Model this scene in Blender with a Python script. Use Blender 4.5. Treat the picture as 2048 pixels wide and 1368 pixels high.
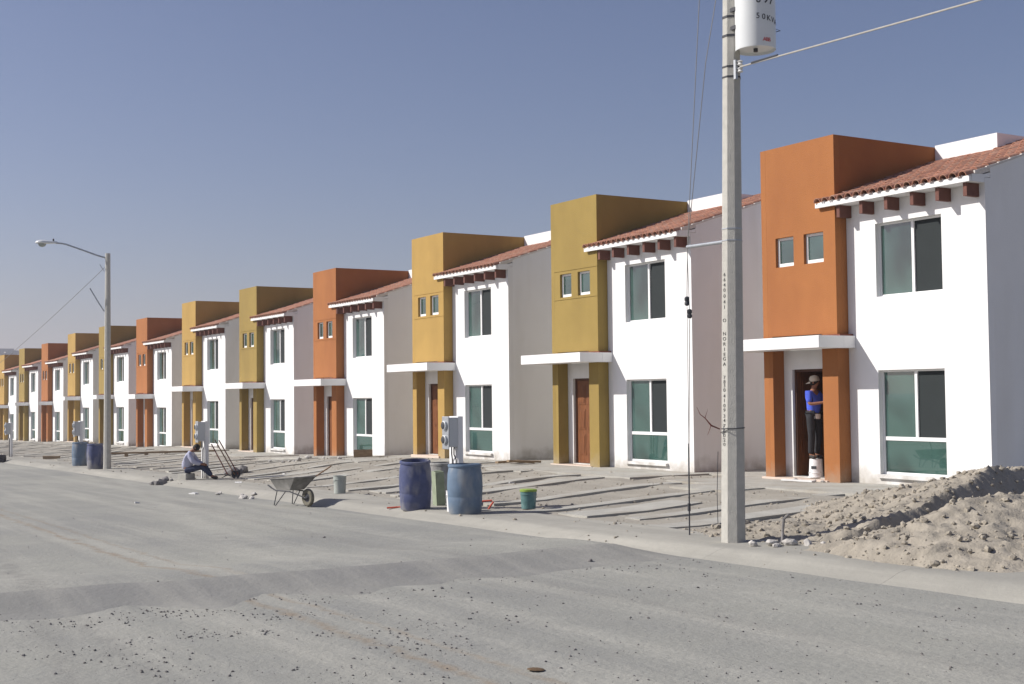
import bpy, math, random
from mathutils import Vector, Matrix, noise
random.seed(7)
SC = bpy.context.scene
COL = SC.collection
for o in list(bpy.data.objects): bpy.data.objects.remove(o)
R = math.radians

# ------------------------------------------------------------------ camera
cam = bpy.data.cameras.new('camera'); co = bpy.data.objects.new('camera', cam); COL.objects.link(co); SC.camera = co
cam.sensor_width = 36; cam.lens = 36 * 2593.85 / 2048; cam.clip_start = .1; cam.clip_end = 6000
yaw, pt, rl = R(31.123), R(2.396), R(-.594)
F = Vector((math.sin(yaw) * math.cos(pt), math.cos(yaw) * math.cos(pt), math.sin(pt)))
Rt = Vector((math.cos(yaw), -math.sin(yaw), 0)); Up = Rt.cross(F)
R2 = Rt * math.cos(rl) + Up * math.sin(rl); U2 = -Rt * math.sin(rl) + Up * math.cos(rl)
co.matrix_world = Matrix((R2, U2, -F)).transposed().to_4x4()

# ------------------------------------------------------------------ light
SUN_EL = R(35); SH = Vector((.842, -.539, 0))            # SH: the way shadows fall on the ground
world = bpy.data.worlds.new('World'); SC.world = world; world.use_nodes = True
wn = world.node_tree.nodes; wl = world.node_tree.links
sky = wn.new('ShaderNodeTexSky'); sky.sky_type = 'NISHITA'; sky.sun_disc = False
sky.sun_elevation = SUN_EL; sky.sun_rotation = math.atan2(-SH.x, -SH.y); sky.dust_density = 1.0; sky.ozone_density = 3
wb_ = wn.new('ShaderNodeVectorMath'); wb_.operation = 'MULTIPLY'; wb_.inputs[1].default_value = (1.075, .94, 1.03)   # the camera's white balance
wl.new(sky.outputs[0], wb_.inputs[0]); wl.new(wb_.outputs[0], wn['Background'].inputs[0]); wn['Background'].inputs[1].default_value = .056
sun = bpy.data.lights.new('sun', 'SUN'); sun.energy = 3.8; sun.angle = R(.53); sun.color = (1, .955, .89)
so = bpy.data.objects.new('sun', sun); COL.objects.link(so)
tr = Vector((SH.x * math.cos(SUN_EL), SH.y * math.cos(SUN_EL), -math.sin(SUN_EL)))
so.rotation_euler = tr.to_track_quat('-Z', 'Y').to_euler(); so.location = (0, 0, 60)
SC.view_settings.view_transform = 'Standard'; SC.view_settings.look = 'None'
SC.view_settings.exposure = .58; SC.view_settings.gamma = 1; SC.view_settings.use_curve_mapping = False

# ------------------------------------------------------------------ materials
def mat(name, col, rough=.85, var=.12, scale=3., bump=0., bscale=60., metal=0., spec=.3, stain=None, rnd=0., stretch=None, foot=None):
    m = bpy.data.materials.new(name); m.use_nodes = True
    n = m.node_tree.nodes; l = m.node_tree.links; p = n['Principled BSDF']
    p.inputs['Roughness'].default_value = rough; p.inputs['Metallic'].default_value = metal
    p.inputs['Specular IOR Level'].default_value = spec
    tc = n.new('ShaderNodeTexCoord'); src = tc.outputs['Object']
    if stretch:
        mp = n.new('ShaderNodeMapping'); mp.inputs['Scale'].default_value = stretch; l.new(src, mp.inputs[0]); src = mp.outputs[0]
    oi0 = n.new('ShaderNodeObjectInfo'); sc0 = n.new('ShaderNodeMath'); sc0.operation = 'MULTIPLY'; sc0.inputs[1].default_value = 37.
    l.new(oi0.outputs['Random'], sc0.inputs[0])
    def shift(v):
        ad = n.new('ShaderNodeVectorMath'); ad.operation = 'ADD'; l.new(v, ad.inputs[0]); l.new(sc0.outputs[0], ad.inputs[1]); return ad.outputs[0]
    nz = n.new('ShaderNodeTexNoise'); nz.inputs['Scale'].default_value = scale; nz.inputs['Detail'].default_value = 6
    nz.inputs['Roughness'].default_value = .6; l.new(shift(src), nz.inputs['Vector'])
    rp = n.new('ShaderNodeValToRGB'); l.new(nz.outputs[0], rp.inputs[0])
    c = Vector(col)
    rp.color_ramp.elements[0].position = .3; rp.color_ramp.elements[1].position = .7
    rp.color_ramp.elements[0].color = (*(c * (1 - var)), 1); rp.color_ramp.elements[1].color = (*(c * (1 + var)), 1)
    out = rp.outputs[0]
    if stain:                                              # (colour, scale, amount, stretch)
        sc_, ss_, am, st = stain
        mp2 = n.new('ShaderNodeMapping'); mp2.inputs['Scale'].default_value = st; l.new(tc.outputs['Object'], mp2.inputs[0])
        n2 = n.new('ShaderNodeTexNoise'); n2.inputs['Scale'].default_value = ss_; n2.inputs['Detail'].default_value = 5; l.new(shift(mp2.outputs[0]), n2.inputs['Vector'])
        r2 = n.new('ShaderNodeMapRange'); r2.inputs[1].default_value = .48; r2.inputs[2].default_value = .72; r2.inputs[4].default_value = am
        l.new(n2.outputs[0], r2.inputs[0])
        mx = n.new('ShaderNodeMix'); mx.data_type = 'RGBA'; l.new(r2.outputs[0], mx.inputs[0]); l.new(out, mx.inputs[6]); mx.inputs[7].default_value = (*sc_, 1)
        out = mx.outputs[2]
    if foot:                                               # rising dirt and splashes along the base of a wall
        sx = n.new('ShaderNodeSeparateXYZ'); l.new(tc.outputs['Object'], sx.inputs[0])
        r3 = n.new('ShaderNodeMapRange'); r3.inputs[1].default_value = .45; r3.inputs[2].default_value = -.3; r3.inputs[3].default_value = 0; r3.inputs[4].default_value = 1
        l.new(sx.outputs[2], r3.inputs[0])
        n3 = n.new('ShaderNodeTexNoise'); n3.inputs['Scale'].default_value = 3.5; n3.inputs['Detail'].default_value = 7; l.new(shift(tc.outputs['Object']), n3.inputs['Vector'])
        mu = n.new('ShaderNodeMath'); mu.operation = 'MULTIPLY'; l.new(r3.outputs[0], mu.inputs[0]); l.new(n3.outputs[0], mu.inputs[1])
        r4 = n.new('ShaderNodeMapRange'); r4.inputs[1].default_value = .18; r4.inputs[2].default_value = .5; r4.inputs[4].default_value = foot[1]; l.new(mu.outputs[0], r4.inputs[0])
        mx3 = n.new('ShaderNodeMix'); mx3.data_type = 'RGBA'; l.new(r4.outputs[0], mx3.inputs[0]); l.new(out, mx3.inputs[6]); mx3.inputs[7].default_value = (*foot[0], 1); out = mx3.outputs[2]
    if rnd:
        oi = n.new('ShaderNodeObjectInfo'); mr = n.new('ShaderNodeMapRange'); mr.inputs[3].default_value = 1 - rnd; mr.inputs[4].default_value = 1 + rnd
        l.new(oi.outputs['Random'], mr.inputs[0])
        hv = n.new('ShaderNodeHueSaturation'); l.new(mr.outputs[0], hv.inputs['Value']); l.new(out, hv.inputs['Color']); out = hv.outputs[0]
    l.new(out, p.inputs['Base Color'])
    if bump:
        b = n.new('ShaderNodeBump'); b.inputs['Strength'].default_value = bump; b.inputs['Distance'].default_value = .02
        nb = n.new('ShaderNodeTexNoise'); nb.inputs['Scale'].default_value = bscale; nb.inputs['Detail'].default_value = 4
        l.new(tc.outputs['Object'], nb.inputs['Vector']); l.new(nb.outputs[0], b.inputs['Height']); l.new(b.outputs[0], p.inputs['Normal'])
    return m

M = {}
M['white'] = mat('white_plaster', (.78, .78, .775), .9, .02, 1.2, .25, 45, stain=((.60, .585, .55), 1.3, .35, (1, 1, .2)), foot=((.36, .33, .28), .75))
M['orange'] = mat('orange_plaster', (.35, .138, .046), .9, .06, 1.5, .35, 40, stain=((.27, .10, .036), .9, .55, (1, 1, .3)), foot=((.34, .27, .20), .5))
M['ochre'] = mat('olive_ochre_plaster', (.300, .212, .062), .9, .06, 1.5, .35, 40, stain=((.225, .155, .048), .9, .55, (1, 1, .3)), foot=((.34, .29, .21), .5))
M['gold'] = mat('golden_plaster', (.41, .262, .078), .9, .06, 1.5, .35, 40, stain=((.31, .195, .058), .9, .5, (1, 1, .3)), foot=((.36, .31, .23), .5))
M['tile'] = mat('terracotta', (.375, .18, .12), .8, .24, 9, .3, 60, rnd=.2, stain=((.46, .34, .26), 5, .55, (1, 1, 1)))
M['beam'] = mat('brown_red_beam', (.145, .063, .048), .8, .12, 6, .2, 40)
M['flash'] = mat('brown_red_coating', (.17, .055, .035), .8, .12, 6)
M['frame'] = mat('white_aluminium', (.82, .82, .81), .45, .01, 4)
M['alu'] = mat('grey_aluminium', (.55, .57, .58), .4, .03, 4)
M['step'] = mat('cream_step_tile', (.60, .50, .42), .8, .06, 6, .1)
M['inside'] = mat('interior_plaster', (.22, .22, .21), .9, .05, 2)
M['mortar'] = mat('mortar', (.62, .58, .54), .95, .12, 12, .4, 50)
M['door'] = mat('stained_wood', (.17, .062, .022), .5, .3, 7, .2, 30, stretch=(4, 4, .5))
M['doorframe'] = mat('dark_wood_frame', (.085, .035, .02), .6, .2, 8)
M['concrete'] = mat('concrete', (.40, .39, .35), .92, .12, 2.2, .5, 60, stain=((.33, .30, .25), 1.4, .9, (1, 1, 1)))
M['pole'] = mat('pole_concrete', (.47, .458, .415), .92, .10, 9, .5, 70, stain=((.38, .36, .32), 3, .4, (1, 1, .12)))
M['dirt'] = mat('dry_dirt', (.345, .305, .255), .97, .14, 1.6, .8, 25, stain=((.26, .225, .18), 1.3, .55, (1, 1, 1)))
M['clod'] = mat('dirt_clod', (.325, .292, .238), .97, .22, 2.5, .6, 30)
M['gravel'] = mat('dark_gravel', (.17, .16, .155), .95, .45, 3, .3, 30)
M['rubble'] = mat('broken_concrete', (.45, .43, .40), .95, .2, 6, .6, 30)
M['greyrub'] = mat('grey_rubble', (.20, .19, .185), .95, .25, 6, .6, 30)
M['steel'] = mat('galvanised_steel', (.42, .44, .46), .45, .1, 12, metal=.6)
M['dark'] = mat('dark_metal', (.05, .052, .06), .6, .1, 10)
M['wire'] = mat('wire_strand', (.22, .215, .21), .6, .1, 10, metal=.3)
M['cable'] = mat('pale_cable', (.42, .40, .36), .6, .1, 10)
M['screen'] = mat('insect_screen', (.020, .026, .027), .8, .05, 4)
M['barrel'] = mat('grey_enamel', (.66, .68, .68), .35, .03, 3, spec=.5)
M['drumblue'] = mat('blue_plastic', (.068, .082, .170), .6, .2, 5, .15, 20, stain=((.30, .29, .285), 3.4, .95, (1, 1, .4)), foot=((.32, .31, .295), .95))
M['drumpale'] = mat('faded_blue_plastic', (.125, .18, .255), .6, .12, 5, .15, 20, stain=((.33, .335, .33), 3.2, .9, (1, 1, .5)), foot=((.33, .32, .30), .8))
M['drumgrey'] = mat('cement_coated_plastic', (.24, .235, .225), .85, .3, 7, .3, 20, stain=((.55, .55, .52), 4, .8, (1, 1, .4)))
M['greenpaint'] = mat('pale_green_board', (.26, .30, .21), .8, .15, 5)
M['bucketgreen'] = mat('blue_green_plastic', (.10, .20, .20), .6, .25, 7, stain=((.40, .44, .42), 6, .7, (1, 1, .4)))
M['lidgreen'] = mat('lime_plastic', (.25, .36, .07), .6, .2, 7)
M['bucketgrey'] = mat('grey_plastic', (.34, .37, .34), .7, .12, 6, stain=((.5, .5, .47), 5, .5, (1, 1, .4)))
M['bucketwhite'] = mat('white_plastic', (.72, .72, .72), .5, .08, 5)
M['blueprint'] = mat('blue_print', (.04, .06, .42), .5, .05, 5)
M['red'] = mat('orange_red_hose', (.55, .10, .06), .6, .1, 6)
M['tray'] = mat('worn_steel_tray', (.20, .195, .18), .7, .3, 6, .2, 20, stain=((.42, .40, .37), 4, .7, (1, 1, 1)))
M['tyre'] = mat('dusty_tyre', (.14, .13, .10), .9, .3, 8)
M['woodh'] = mat('handle_wood', (.23, .13, .07), .7, .2, 9)
M['woodr'] = mat('red_brown_handle', (.16, .045, .035), .7, .2, 9)
M['timber'] = mat('old_timber', (.30, .22, .14), .9, .25, 6, stretch=(1, 6, 6))
M['skin'] = mat('skin', (.27, .125, .075), .6, .06, 6)
M['hair'] = mat('black_hair', (.012, .010, .010), .7, .1, 20)
M['blueshirt'] = mat('blue_shirt', (.07, .12, .62), .85, .2, 7, .4, 14)
M['paleshirt'] = mat('pale_shirt', (.42, .43, .55), .85, .08, 7, .4, 14)
M['trouser'] = mat('black_trousers', (.028, .028, .032), .85, .3, 7, .4, 12)
M['jeans'] = mat('dark_jeans', (.035, .045, .085), .85, .3, 7, .4, 12)
M['cloth'] = mat('white_cloth', (.66, .66, .65), .9, .05, 7)
M['capc'] = mat('cream_cap', (.58, .52, .43), .9, .08, 7)
M['shoe'] = mat('dusty_boots', (.04, .038, .035), .8, .3, 12)
M['ink'] = mat('black_ink', (.03, .03, .035), .8, .05, 5)
M['redink'] = mat('red_ink', (.55, .02, .02), .6, .05, 5)
M['eye'] = mat('eye_dark', (.02, .02, .02), .3, .0, 5)
M['hill'] = mat('dry_hillside', (.17, .155, .12), .95, .35, .02, stain=((.09, .085, .06), .035, .6, (1, 1, 1)))
M['town'] = mat('town_walls', (.34, .33, .31), .9, .4, .05)
M['leaf'] = mat('brown_leaf', (.14, .09, .05), .9, .2, 9)

def glass_mat(name, tint, dens):
    m = bpy.data.materials.new(name); m.use_nodes = True; n = m.node_tree.nodes; l = m.node_tree.links
    n.remove(n['Principled BSDF'])
    t = n.new('ShaderNodeBsdfTransparent'); t.inputs[0].default_value = (*tint, 1)
    d = n.new('ShaderNodeBsdfDiffuse'); d.inputs[0].default_value = (.115, .25, .215, 1)      # dust film
    nz = n.new('ShaderNodeTexNoise'); nz.inputs['Scale'].default_value = .9; tc = n.new('ShaderNodeTexCoord'); l.new(tc.outputs['Object'], nz.inputs['Vector'])
    mr = n.new('ShaderNodeMapRange'); mr.inputs[1].default_value = .35; mr.inputs[2].default_value = .65; mr.inputs[3].default_value = dens * .45; mr.inputs[4].default_value = dens * 1.6
    l.new(nz.outputs[0], mr.inputs[0])
    m1 = n.new('ShaderNodeMixShader'); l.new(mr.outputs[0], m1.inputs[0]); l.new(t.outputs[0], m1.inputs[1]); l.new(d.outputs[0], m1.inputs[2])
    g = n.new('ShaderNodeBsdfGlossy'); g.inputs['Roughness'].default_value = .02; g.inputs[0].default_value = (1, 1, 1, 1)
    fr = n.new('ShaderNodeFresnel'); fr.inputs[0].default_value = 2.1
    m2 = n.new('ShaderNodeMixShader'); l.new(fr.outputs[0], m2.inputs[0]); l.new(m1.outputs[0], m2.inputs[1]); l.new(g.outputs[0], m2.inputs[2])
    l.new(m2.outputs[0], n['Material Output'].inputs[0])
    return m
M['glass'] = glass_mat('tinted_green_glass', (.22, .50, .44), .26)

def ground_mat(name, base, alt, streak, streak_dir, bump, spots, tracks=()):
    """dusty ground: broad patches, long drive streaks, fine grit"""
    m = bpy.data.materials.new(name); m.use_nodes = True; n = m.node_tree.nodes; l = m.node_tree.links; p = n['Principled BSDF']
    p.inputs['Roughness'].default_value = .95; p.inputs['Specular IOR Level'].default_value = .2
    tc = n.new('ShaderNodeTexCoord')
    def nz(scale, det, st=(1, 1, 1), rot=0):
        mp = n.new('ShaderNodeMapping'); mp.inputs['Scale'].default_value = st; mp.inputs['Rotation'].default_value = (0, 0, rot)
        l.new(tc.outputs['Object'], mp.inputs[0]); x = n.new('ShaderNodeTexNoise'); x.inputs['Scale'].default_value = scale; x.inputs['Detail'].default_value = det
        x.inputs['Roughness'].default_value = .62; l.new(mp.outputs[0], x.inputs['Vector']); return x.outputs[0]
    def rng(s, a, b, c, d):
        r = n.new('ShaderNodeMapRange'); r.inputs[1].default_value = a; r.inputs[2].default_value = b; r.inputs[3].default_value = c; r.inputs[4].default_value = d
        l.new(s, r.inputs[0]); return r.outputs[0]
    def mix(f, a, b):
        x = n.new('ShaderNodeMix'); x.data_type = 'RGBA'; l.new(f, x.inputs[0])
        for i, v in ((6, a), (7, b)):
            if isinstance(v, tuple): x.inputs[i].default_value = (*v, 1)
            else: l.new(v, x.inputs[i])
        return x.outputs[2]
    c = mix(rng(nz(.22, 6), .38, .62, 0, 1), base, alt)
    c = mix(rng(nz(1., 5, (1.6, .10, 1), streak_dir), .46, .66, 0, .75), c, streak)
    c = mix(rng(nz(1., 4, (2.4, .07, 1), streak_dir + R(74)), .56, .7, 0, .35), c, alt)
    for (c0, c1, c2, w, am, cc) in tracks:                  # wheel tracks: x = c0 + c1 y + c2 y2
        sx = n.new('ShaderNodeSeparateXYZ'); l.new(tc.outputs['Object'], sx.inputs[0])
        def mth(op, a, b_):
            x = n.new('ShaderNodeMath'); x.operation = op
            for i, v in enumerate((a, b_)):
                if isinstance(v, (int, float)): x.inputs[i].default_value = v
                else: l.new(v, x.inputs[i])
            return x.outputs[0]
        yv = sx.outputs[1]; q = mth('ADD', mth('MULTIPLY', mth('MULTIPLY', yv, yv), c2), mth('ADD', mth('MULTIPLY', yv, c1), c0))
        dd = mth('ABSOLUTE', mth('ADD', mth('SUBTRACT', sx.outputs[0], q), mth('MULTIPLY', mth('SUBTRACT', nz(2.2, 4), .5), .35)), 0)
        fct = mth('MULTIPLY', rng(dd, 0, w, am, 0), rng(nz(3.5, 6), .35, .6, .15, 1)); c = mix(fct, c, cc)
    c = mix(rng(nz(45, 3), .60, .72, 0, spots), c, (.10, .095, .085))
    c = mix(rng(nz(3.2, 8), .35, .75, 0, .45), c, tuple(x * .78 for x in base))
    l.new(c, p.inputs['Base Color'])
    c = mix(rng(nz(22, 6), .35, .7, 0, .38), c, tuple(x * .72 for x in base))
    c = mix(rng(nz(70, 2), .58, .7, 0, .35), c, tuple(min(1, x * 1.3) for x in base))
    b = n.new('ShaderNodeBump'); b.inputs['Strength'].default_value = bump; b.inputs['Distance'].default_value = .025
    l.new(nz(14, 10), b.inputs['Height']); l.new(b.outputs[0], p.inputs['Normal'])
    return m
BR = (.27, .205, .14); DK = (.215, .21, .195); LT = (.44, .43, .38)
TRACKS = [(4.60, .004, .0, .10, .8, BR), (5.05, .0, .0, .07, .55, BR), (2.2, .05, 0, .22, .5, DK), (6.3, -.02, .003, .30, .45, LT), (7.9, -.03, .002, .25, .45, DK), (5.1, .0, .004, .35, .4, LT), (1.0, .12, 0, .2, .5, DK), (8.9, .01, 0, .3, .45, LT)]
M['road'] = ground_mat('dusty_road', (.335, .332, .295), (.262, .262, .245), (.40, .39, .345), R(12), .6, .5, TRACKS)
M['pave'] = ground_mat('dusty_pavement', (.365, .353, .31), (.30, .29, .258), (.46, .44, .385), R(2), .3, .2)
M['yard'] = ground_mat('yard_dirt', (.36, .335, .285), (.30, .278, .238), (.42, .395, .34), R(80), .8, .6)
M['plain'] = ground_mat('plain_dirt', (.30, .28, .24), (.25, .235, .20), (.33, .31, .27), R(20), .5, .3)

# ------------------------------------------------------------------ mesh helpers
class MB:
    def __init__(s): s.v = []; s.f = []
    def add(s, vs, fs):
        k = len(s.v); s.v += [tuple(v) for v in vs]; s.f += [tuple(i + k for i in f) for f in fs]; return s
    def box(s, a, b):
        (x0, y0, z0), (x1, y1, z1) = a, b
        return s.add([(x0, y0, z0), (x1, y0, z0), (x1, y1, z0), (x0, y1, z0), (x0, y0, z1), (x1, y0, z1), (x1, y1, z1), (x0, y1, z1)],
                     [(0, 3, 2, 1), (4, 5, 6, 7), (0, 1, 5, 4), (1, 2, 6, 5), (2, 3, 7, 6), (3, 0, 4, 7)])
    def prism(s, poly, y0, y1):                            # poly in (x, z), extruded along y
        n = len(poly)
        vs = [(x, y0, z) for x, z in poly] + [(x, y1, z) for x, z in poly]
        return s.add(vs, [tuple(range(n)), tuple(range(2 * n - 1, n - 1, -1))] + [(i + n, (i + 1) % n + n, (i + 1) % n, i) for i in range(n)])
    def tube(s, pts, r, n=8, cap=True):
        pts = [Vector(p) for p in pts]; rs = r if isinstance(r, (list, tuple)) else [r] * len(pts)
        rings = []; u = None
        for i, p in enumerate(pts):
            d = (pts[min(i + 1, len(pts) - 1)] - pts[max(i - 1, 0)]).normalized()
            if u is None: u = d.orthogonal().normalized()
            u = (u - d * u.dot(d)).normalized(); w = d.cross(u)
            rings.append([p + (u * math.cos(2 * math.pi * k / n) + w * math.sin(2 * math.pi * k / n)) * rs[i] for k in range(n)])
        vs = [v for r_ in rings for v in r_]; fs = []
        for i in range(len(pts) - 1):
            for k in range(n):
                a = i * n + k; b = i * n + (k + 1) % n; fs.append((a, b, b + n, a + n))
        if cap: fs += [tuple(range(n - 1, -1, -1)), tuple(range((len(pts) - 1) * n, len(pts) * n))]
        return s.add(vs, fs)
    def lathe(s, prof, n=24, c=(0, 0, 0), caps=(True, True)):
        vs = []; fs = []
        for r, z in prof:
            for k in range(n): vs.append((c[0] + r * math.cos(2 * math.pi * k / n), c[1] + r * math.sin(2 * math.pi * k / n), c[2] + z))
        for i in range(len(prof) - 1):
            for k in range(n):
                a = i * n + k; b = i * n + (k + 1) % n; fs.append((a, b, b + n, a + n))
        if caps[0]: fs.append(tuple(range(n - 1, -1, -1)))
        if caps[1]: fs.append(tuple(range((len(prof) - 1) * n, len(prof) * n)))
        return s.add(vs, fs)
    def ball(s, c, r, n=10, m=6):
        r = r if isinstance(r, (list, tuple)) else (r, r, r)
        vs = [(c[0], c[1], c[2] - r[2])]; fs = []
        for i in range(1, m):
            a = -math.pi / 2 + math.pi * i / m
            for k in range(n): vs.append((c[0] + r[0] * math.cos(a) * math.cos(2 * math.pi * k / n), c[1] + r[1] * math.cos(a) * math.sin(2 * math.pi * k / n), c[2] + r[2] * math.sin(a)))
        vs.append((c[0], c[1], c[2] + r[2])); t = len(vs) - 1
        for k in range(n):
            fs.append((0, 1 + (k + 1) % n, 1 + k)); fs.append((t, t - n + k, t - n + (k + 1) % n))
        for i in range(m - 2):
            for k in range(n):
                a = 1 + i * n + k; b = 1 + i * n + (k + 1) % n; fs.append((a, b, b + n, a + n))
        return s.add(vs, fs)
    def gridwall(s, ys, zs, cell, x0, T):
        """wall in the y-z plane, front at x0 facing -x, thickness T; cell(i,j) -> None for a hole or a front recess depth"""
        ny, nz_ = len(ys) - 1, len(zs) - 1
        D = [[cell((ys[i] + ys[i + 1]) / 2, (zs[j] + zs[j + 1]) / 2) for j in range(nz_)] for i in range(ny)]
        g = lambda i, j: (D[i][j] if 0 <= i < ny and 0 <= j < nz_ else None)
        def q(*p): s.add(p, [(0, 1, 2, 3)])
        for i in range(ny):
            for j in range(nz_):
                d = g(i, j)
                if d is None: continue
                a, b, c, e = ys[i], ys[i + 1], zs[j], zs[j + 1]; xf = x0 + d; xb = x0 + T
                q((xf, a, c), (xf, a, e), (xf, b, e), (xf, b, c)); q((xb, a, c), (xb, b, c), (xb, b, e), (xb, a, e))
                for (ii, jj, side) in ((i - 1, j, 0), (i + 1, j, 1), (i, j - 1, 2), (i, j + 1, 3)):
                    dn = g(ii, jj); xe = xb if dn is None else x0 + dn
                    if dn is not None and dn <= d: continue
                    if side == 0: q((xf, a, c), (xe, a, c), (xe, a, e), (xf, a, e))
                    if side == 1: q((xf, b, c), (xf, b, e), (xe, b, e), (xe, b, c))
                    if side == 2: q((xf, a, c), (xf, b, c), (xe, b, c), (xe, a, c))
                    if side == 3: q((xf, a, e), (xe, a, e), (xe, b, e), (xf, b, e))
        return s
    def mesh(s, name, m, smooth=False):
        me = bpy.data.meshes.new(name); me.from_pydata(s.v, [], s.f); me.materials.append(m); me.update()
        if smooth:
            me.polygons.foreach_set('use_smooth', [True] * len(me.polygons))
            try: me.set_sharp_from_angle(angle=R(40))
            except Exception: pass
        return me
    def build(s, name, m, parent=None, loc=(0, 0, 0), rot=(0, 0, 0), smooth=False, bevel=0, label=None, kind=None):
        o = bpy.data.objects.new(name, s.mesh(name, m, smooth)); COL.objects.link(o)
        o.location = loc; o.rotation_euler = rot
        if parent is not None: o.parent = parent
        if bevel:
            b = o.modifiers.new('bevel', 'BEVEL'); b.width = bevel; b.segments = 2; b.limit_method = 'ANGLE'
        if label: o['label'] = label
        if kind: o['kind'] = kind
        return o

def link_copy(me, name, parent, loc, rot=(0, 0, 0), scale=(1, 1, 1)):
    o = bpy.data.objects.new(name, me); COL.objects.link(o); o.parent = parent; o.location = loc; o.rotation_euler = rot; o.scale = scale; return o
def tag(o, label, cat, group=None, kind=None):
    o['label'] = label; o['category'] = cat
    if group: o['group'] = group
    if kind: o['kind'] = kind
    return o
def empty(name, loc, rz=0, label=None, cat=None, group=None):
    o = bpy.data.objects.new(name, None); COL.objects.link(o); o.location = loc; o.rotation_euler = (0, 0, rz); o.empty_display_size = .2
    if label: tag(o, label, cat, group)
    return o
def text(name, body, size, m, parent, loc, rot, ext=.0015, align='CENTER', font_scale=(1, 1, 1)):
    cu = bpy.data.curves.new(name, 'FONT'); cu.body = body; cu.size = size; cu.extrude = ext; cu.align_x = align; cu.align_y = 'CENTER'
    tmp = bpy.data.objects.new(name + '_tmp', cu); COL.objects.link(tmp)
    dg = bpy.context.evaluated_depsgraph_get(); me = bpy.data.meshes.new_from_object(tmp.evaluated_get(dg))
    bpy.data.objects.remove(tmp); me.materials.clear(); me.materials.append(m)
    o = bpy.data.objects.new(name, me); COL.objects.link(o); o.parent = parent; o.location = loc; o.rotation_euler = rot; o.scale = font_scale
    return o

# ------------------------------------------------------------------ terrain
GY = [-20, 0, 19.5, 28, 33.5, 37, 42, 45.5, 54, 59.5, 63, 68, 71.5, 85, 89, 94, 98, 112, 130, 400]
GZ = [-1.6, -1.75, -1.90, -1.93, -1.95, -1.98, -2.09, -2.31, -2.36, -2.39, -2.40, -2.46, -2.69, -2.74, -2.75, -2.84, -3.02, -3.2, -3.5, -7.]
def ss(a, b, x):
    t = min(1, max(0, (x - a) / (b - a))); return t * t * (3 - 2 * t)
def gz(Y):
    for i in range(len(GY) - 1):
        if Y <= GY[i + 1]: return GZ[i] + (GZ[i + 1] - GZ[i]) * max(0, (Y - GY[i])) / (GY[i + 1] - GY[i])
    return GZ[-1]
def hump(X, Y):
    y0 = 14.35 + .12 * math.sin(X * .7)
    return .125 * ss(y0 - 1.15, y0 + .05, Y) * (1 - ss(y0 + .5, y0 + 3.0, Y)) * (1 - ss(10.1, 10.75, X))
def zroad(X, Y):
    n = noise.noise(Vector((X * .35, Y * .22, 0))) * .016 + noise.noise(Vector((X * 1.5, Y * .9, 3))) * .007 * max(0, 1 - Y / 60)
    return -1.92 - .0135 * Y + n + hump(X, Y)
def zpave(X, Y): return -1.80 - .0135 * Y
def zt(X, Y):
    zp = zpave(X, Y)
    if X < 10.6: return zroad(X, Y)
    if X < 11.1: return -1.92 - .0135 * Y + .12 * ss(10.6, 11.05, X)
    return zp + (gz(Y) + .04 - zp) * ss(12.5, 17.5, X)
def struct(o): o['kind'] = 'structure'; return o
def grid(xs, ys, f):
    mb = MB(); n = len(ys)
    mb.v = [(x, y, f(x, y)) for x in xs for y in ys]
    mb.f = [(i * n + j, (i + 1) * n + j, (i + 1) * n + j + 1, i * n + j + 1) for i in range(len(xs) - 1) for j in range(n - 1)]
    return mb
def fr(a, b, s):
    n = max(1, round((b - a) / s)); return [a + (b - a) * i / n for i in range(n + 1)]

gx = [-3000, -800, -300, -100, -40, -15, -5, 5, 15, 25, 35, 60, 120, 300, 800, 3000]
gy = [-600, -200, -60, -20, 0, 20, 40, 60, 80, 100, 120, 150, 200, 300, 500, 900, 3000]
struct(grid(gx, gy, lambda x, y: -2.32 - .0135 * max(-20, min(y, 170))).build('ground', M['plain']))
struct(grid(fr(-7, 10.6, .16), fr(-8, 40, .16) + fr(40, 170, .6)[1:], zroad).build('road', M['road'], smooth=True))
M['humpm'] = ground_mat('hump_shade_asphalt', (.275, .272, .25), (.24, .237, .225), (.35, .34, .305), R(8), .4, .6)  # strip over the hump's near face: darker asphalt with its shade painted in
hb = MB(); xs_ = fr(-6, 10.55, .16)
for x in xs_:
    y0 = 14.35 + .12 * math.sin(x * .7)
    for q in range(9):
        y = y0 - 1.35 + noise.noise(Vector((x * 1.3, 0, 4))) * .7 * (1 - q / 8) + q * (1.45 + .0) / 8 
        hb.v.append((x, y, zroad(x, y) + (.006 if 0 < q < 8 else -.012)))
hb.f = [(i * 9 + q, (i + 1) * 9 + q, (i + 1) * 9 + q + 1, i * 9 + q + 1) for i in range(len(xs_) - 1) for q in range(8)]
struct(hb.build('hump_shade_strip', M['humpm'], smooth=True))
# pavement: slab by slab, kerb edge rolled down to the road
pav = struct(bpy.data.objects.new('pavement', None)); COL.objects.link(pav)
px_ = [10.6, 10.68, 10.78, 10.9, 11.05, 11.3, 11.8, 12.2]
def pz(x, y): return zt(x, y) + (noise.noise(Vector((x * 2, y * .8, 1))) * .02 if x > 10.65 else -.02)
yy = -8.
k = 0
while yy < 165:
    L = 3.0 if yy < 100 else 13.
    mb = grid(px_, fr(yy + .002, yy + L - .002, .5), lambda x, y: pz(x, y))
    n = len(fr(yy + .002, yy + L - .002, .5)); base = len(mb.v)
    for y_ in (yy + .002, yy + L - .002):                     # joint faces
        vs = [(x, y_, pz(x, y_)) for x in px_] + [(x, y_, pz(x, y_) - .12) for x in px_]
        m_ = len(px_); mb.add(vs, [(i, i + 1, i + 1 + m_, i + m_) for i in range(m_ - 1)])
    mb.build('paving_slab', M['pave'], pav, smooth=True); yy += L; k += 1
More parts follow.
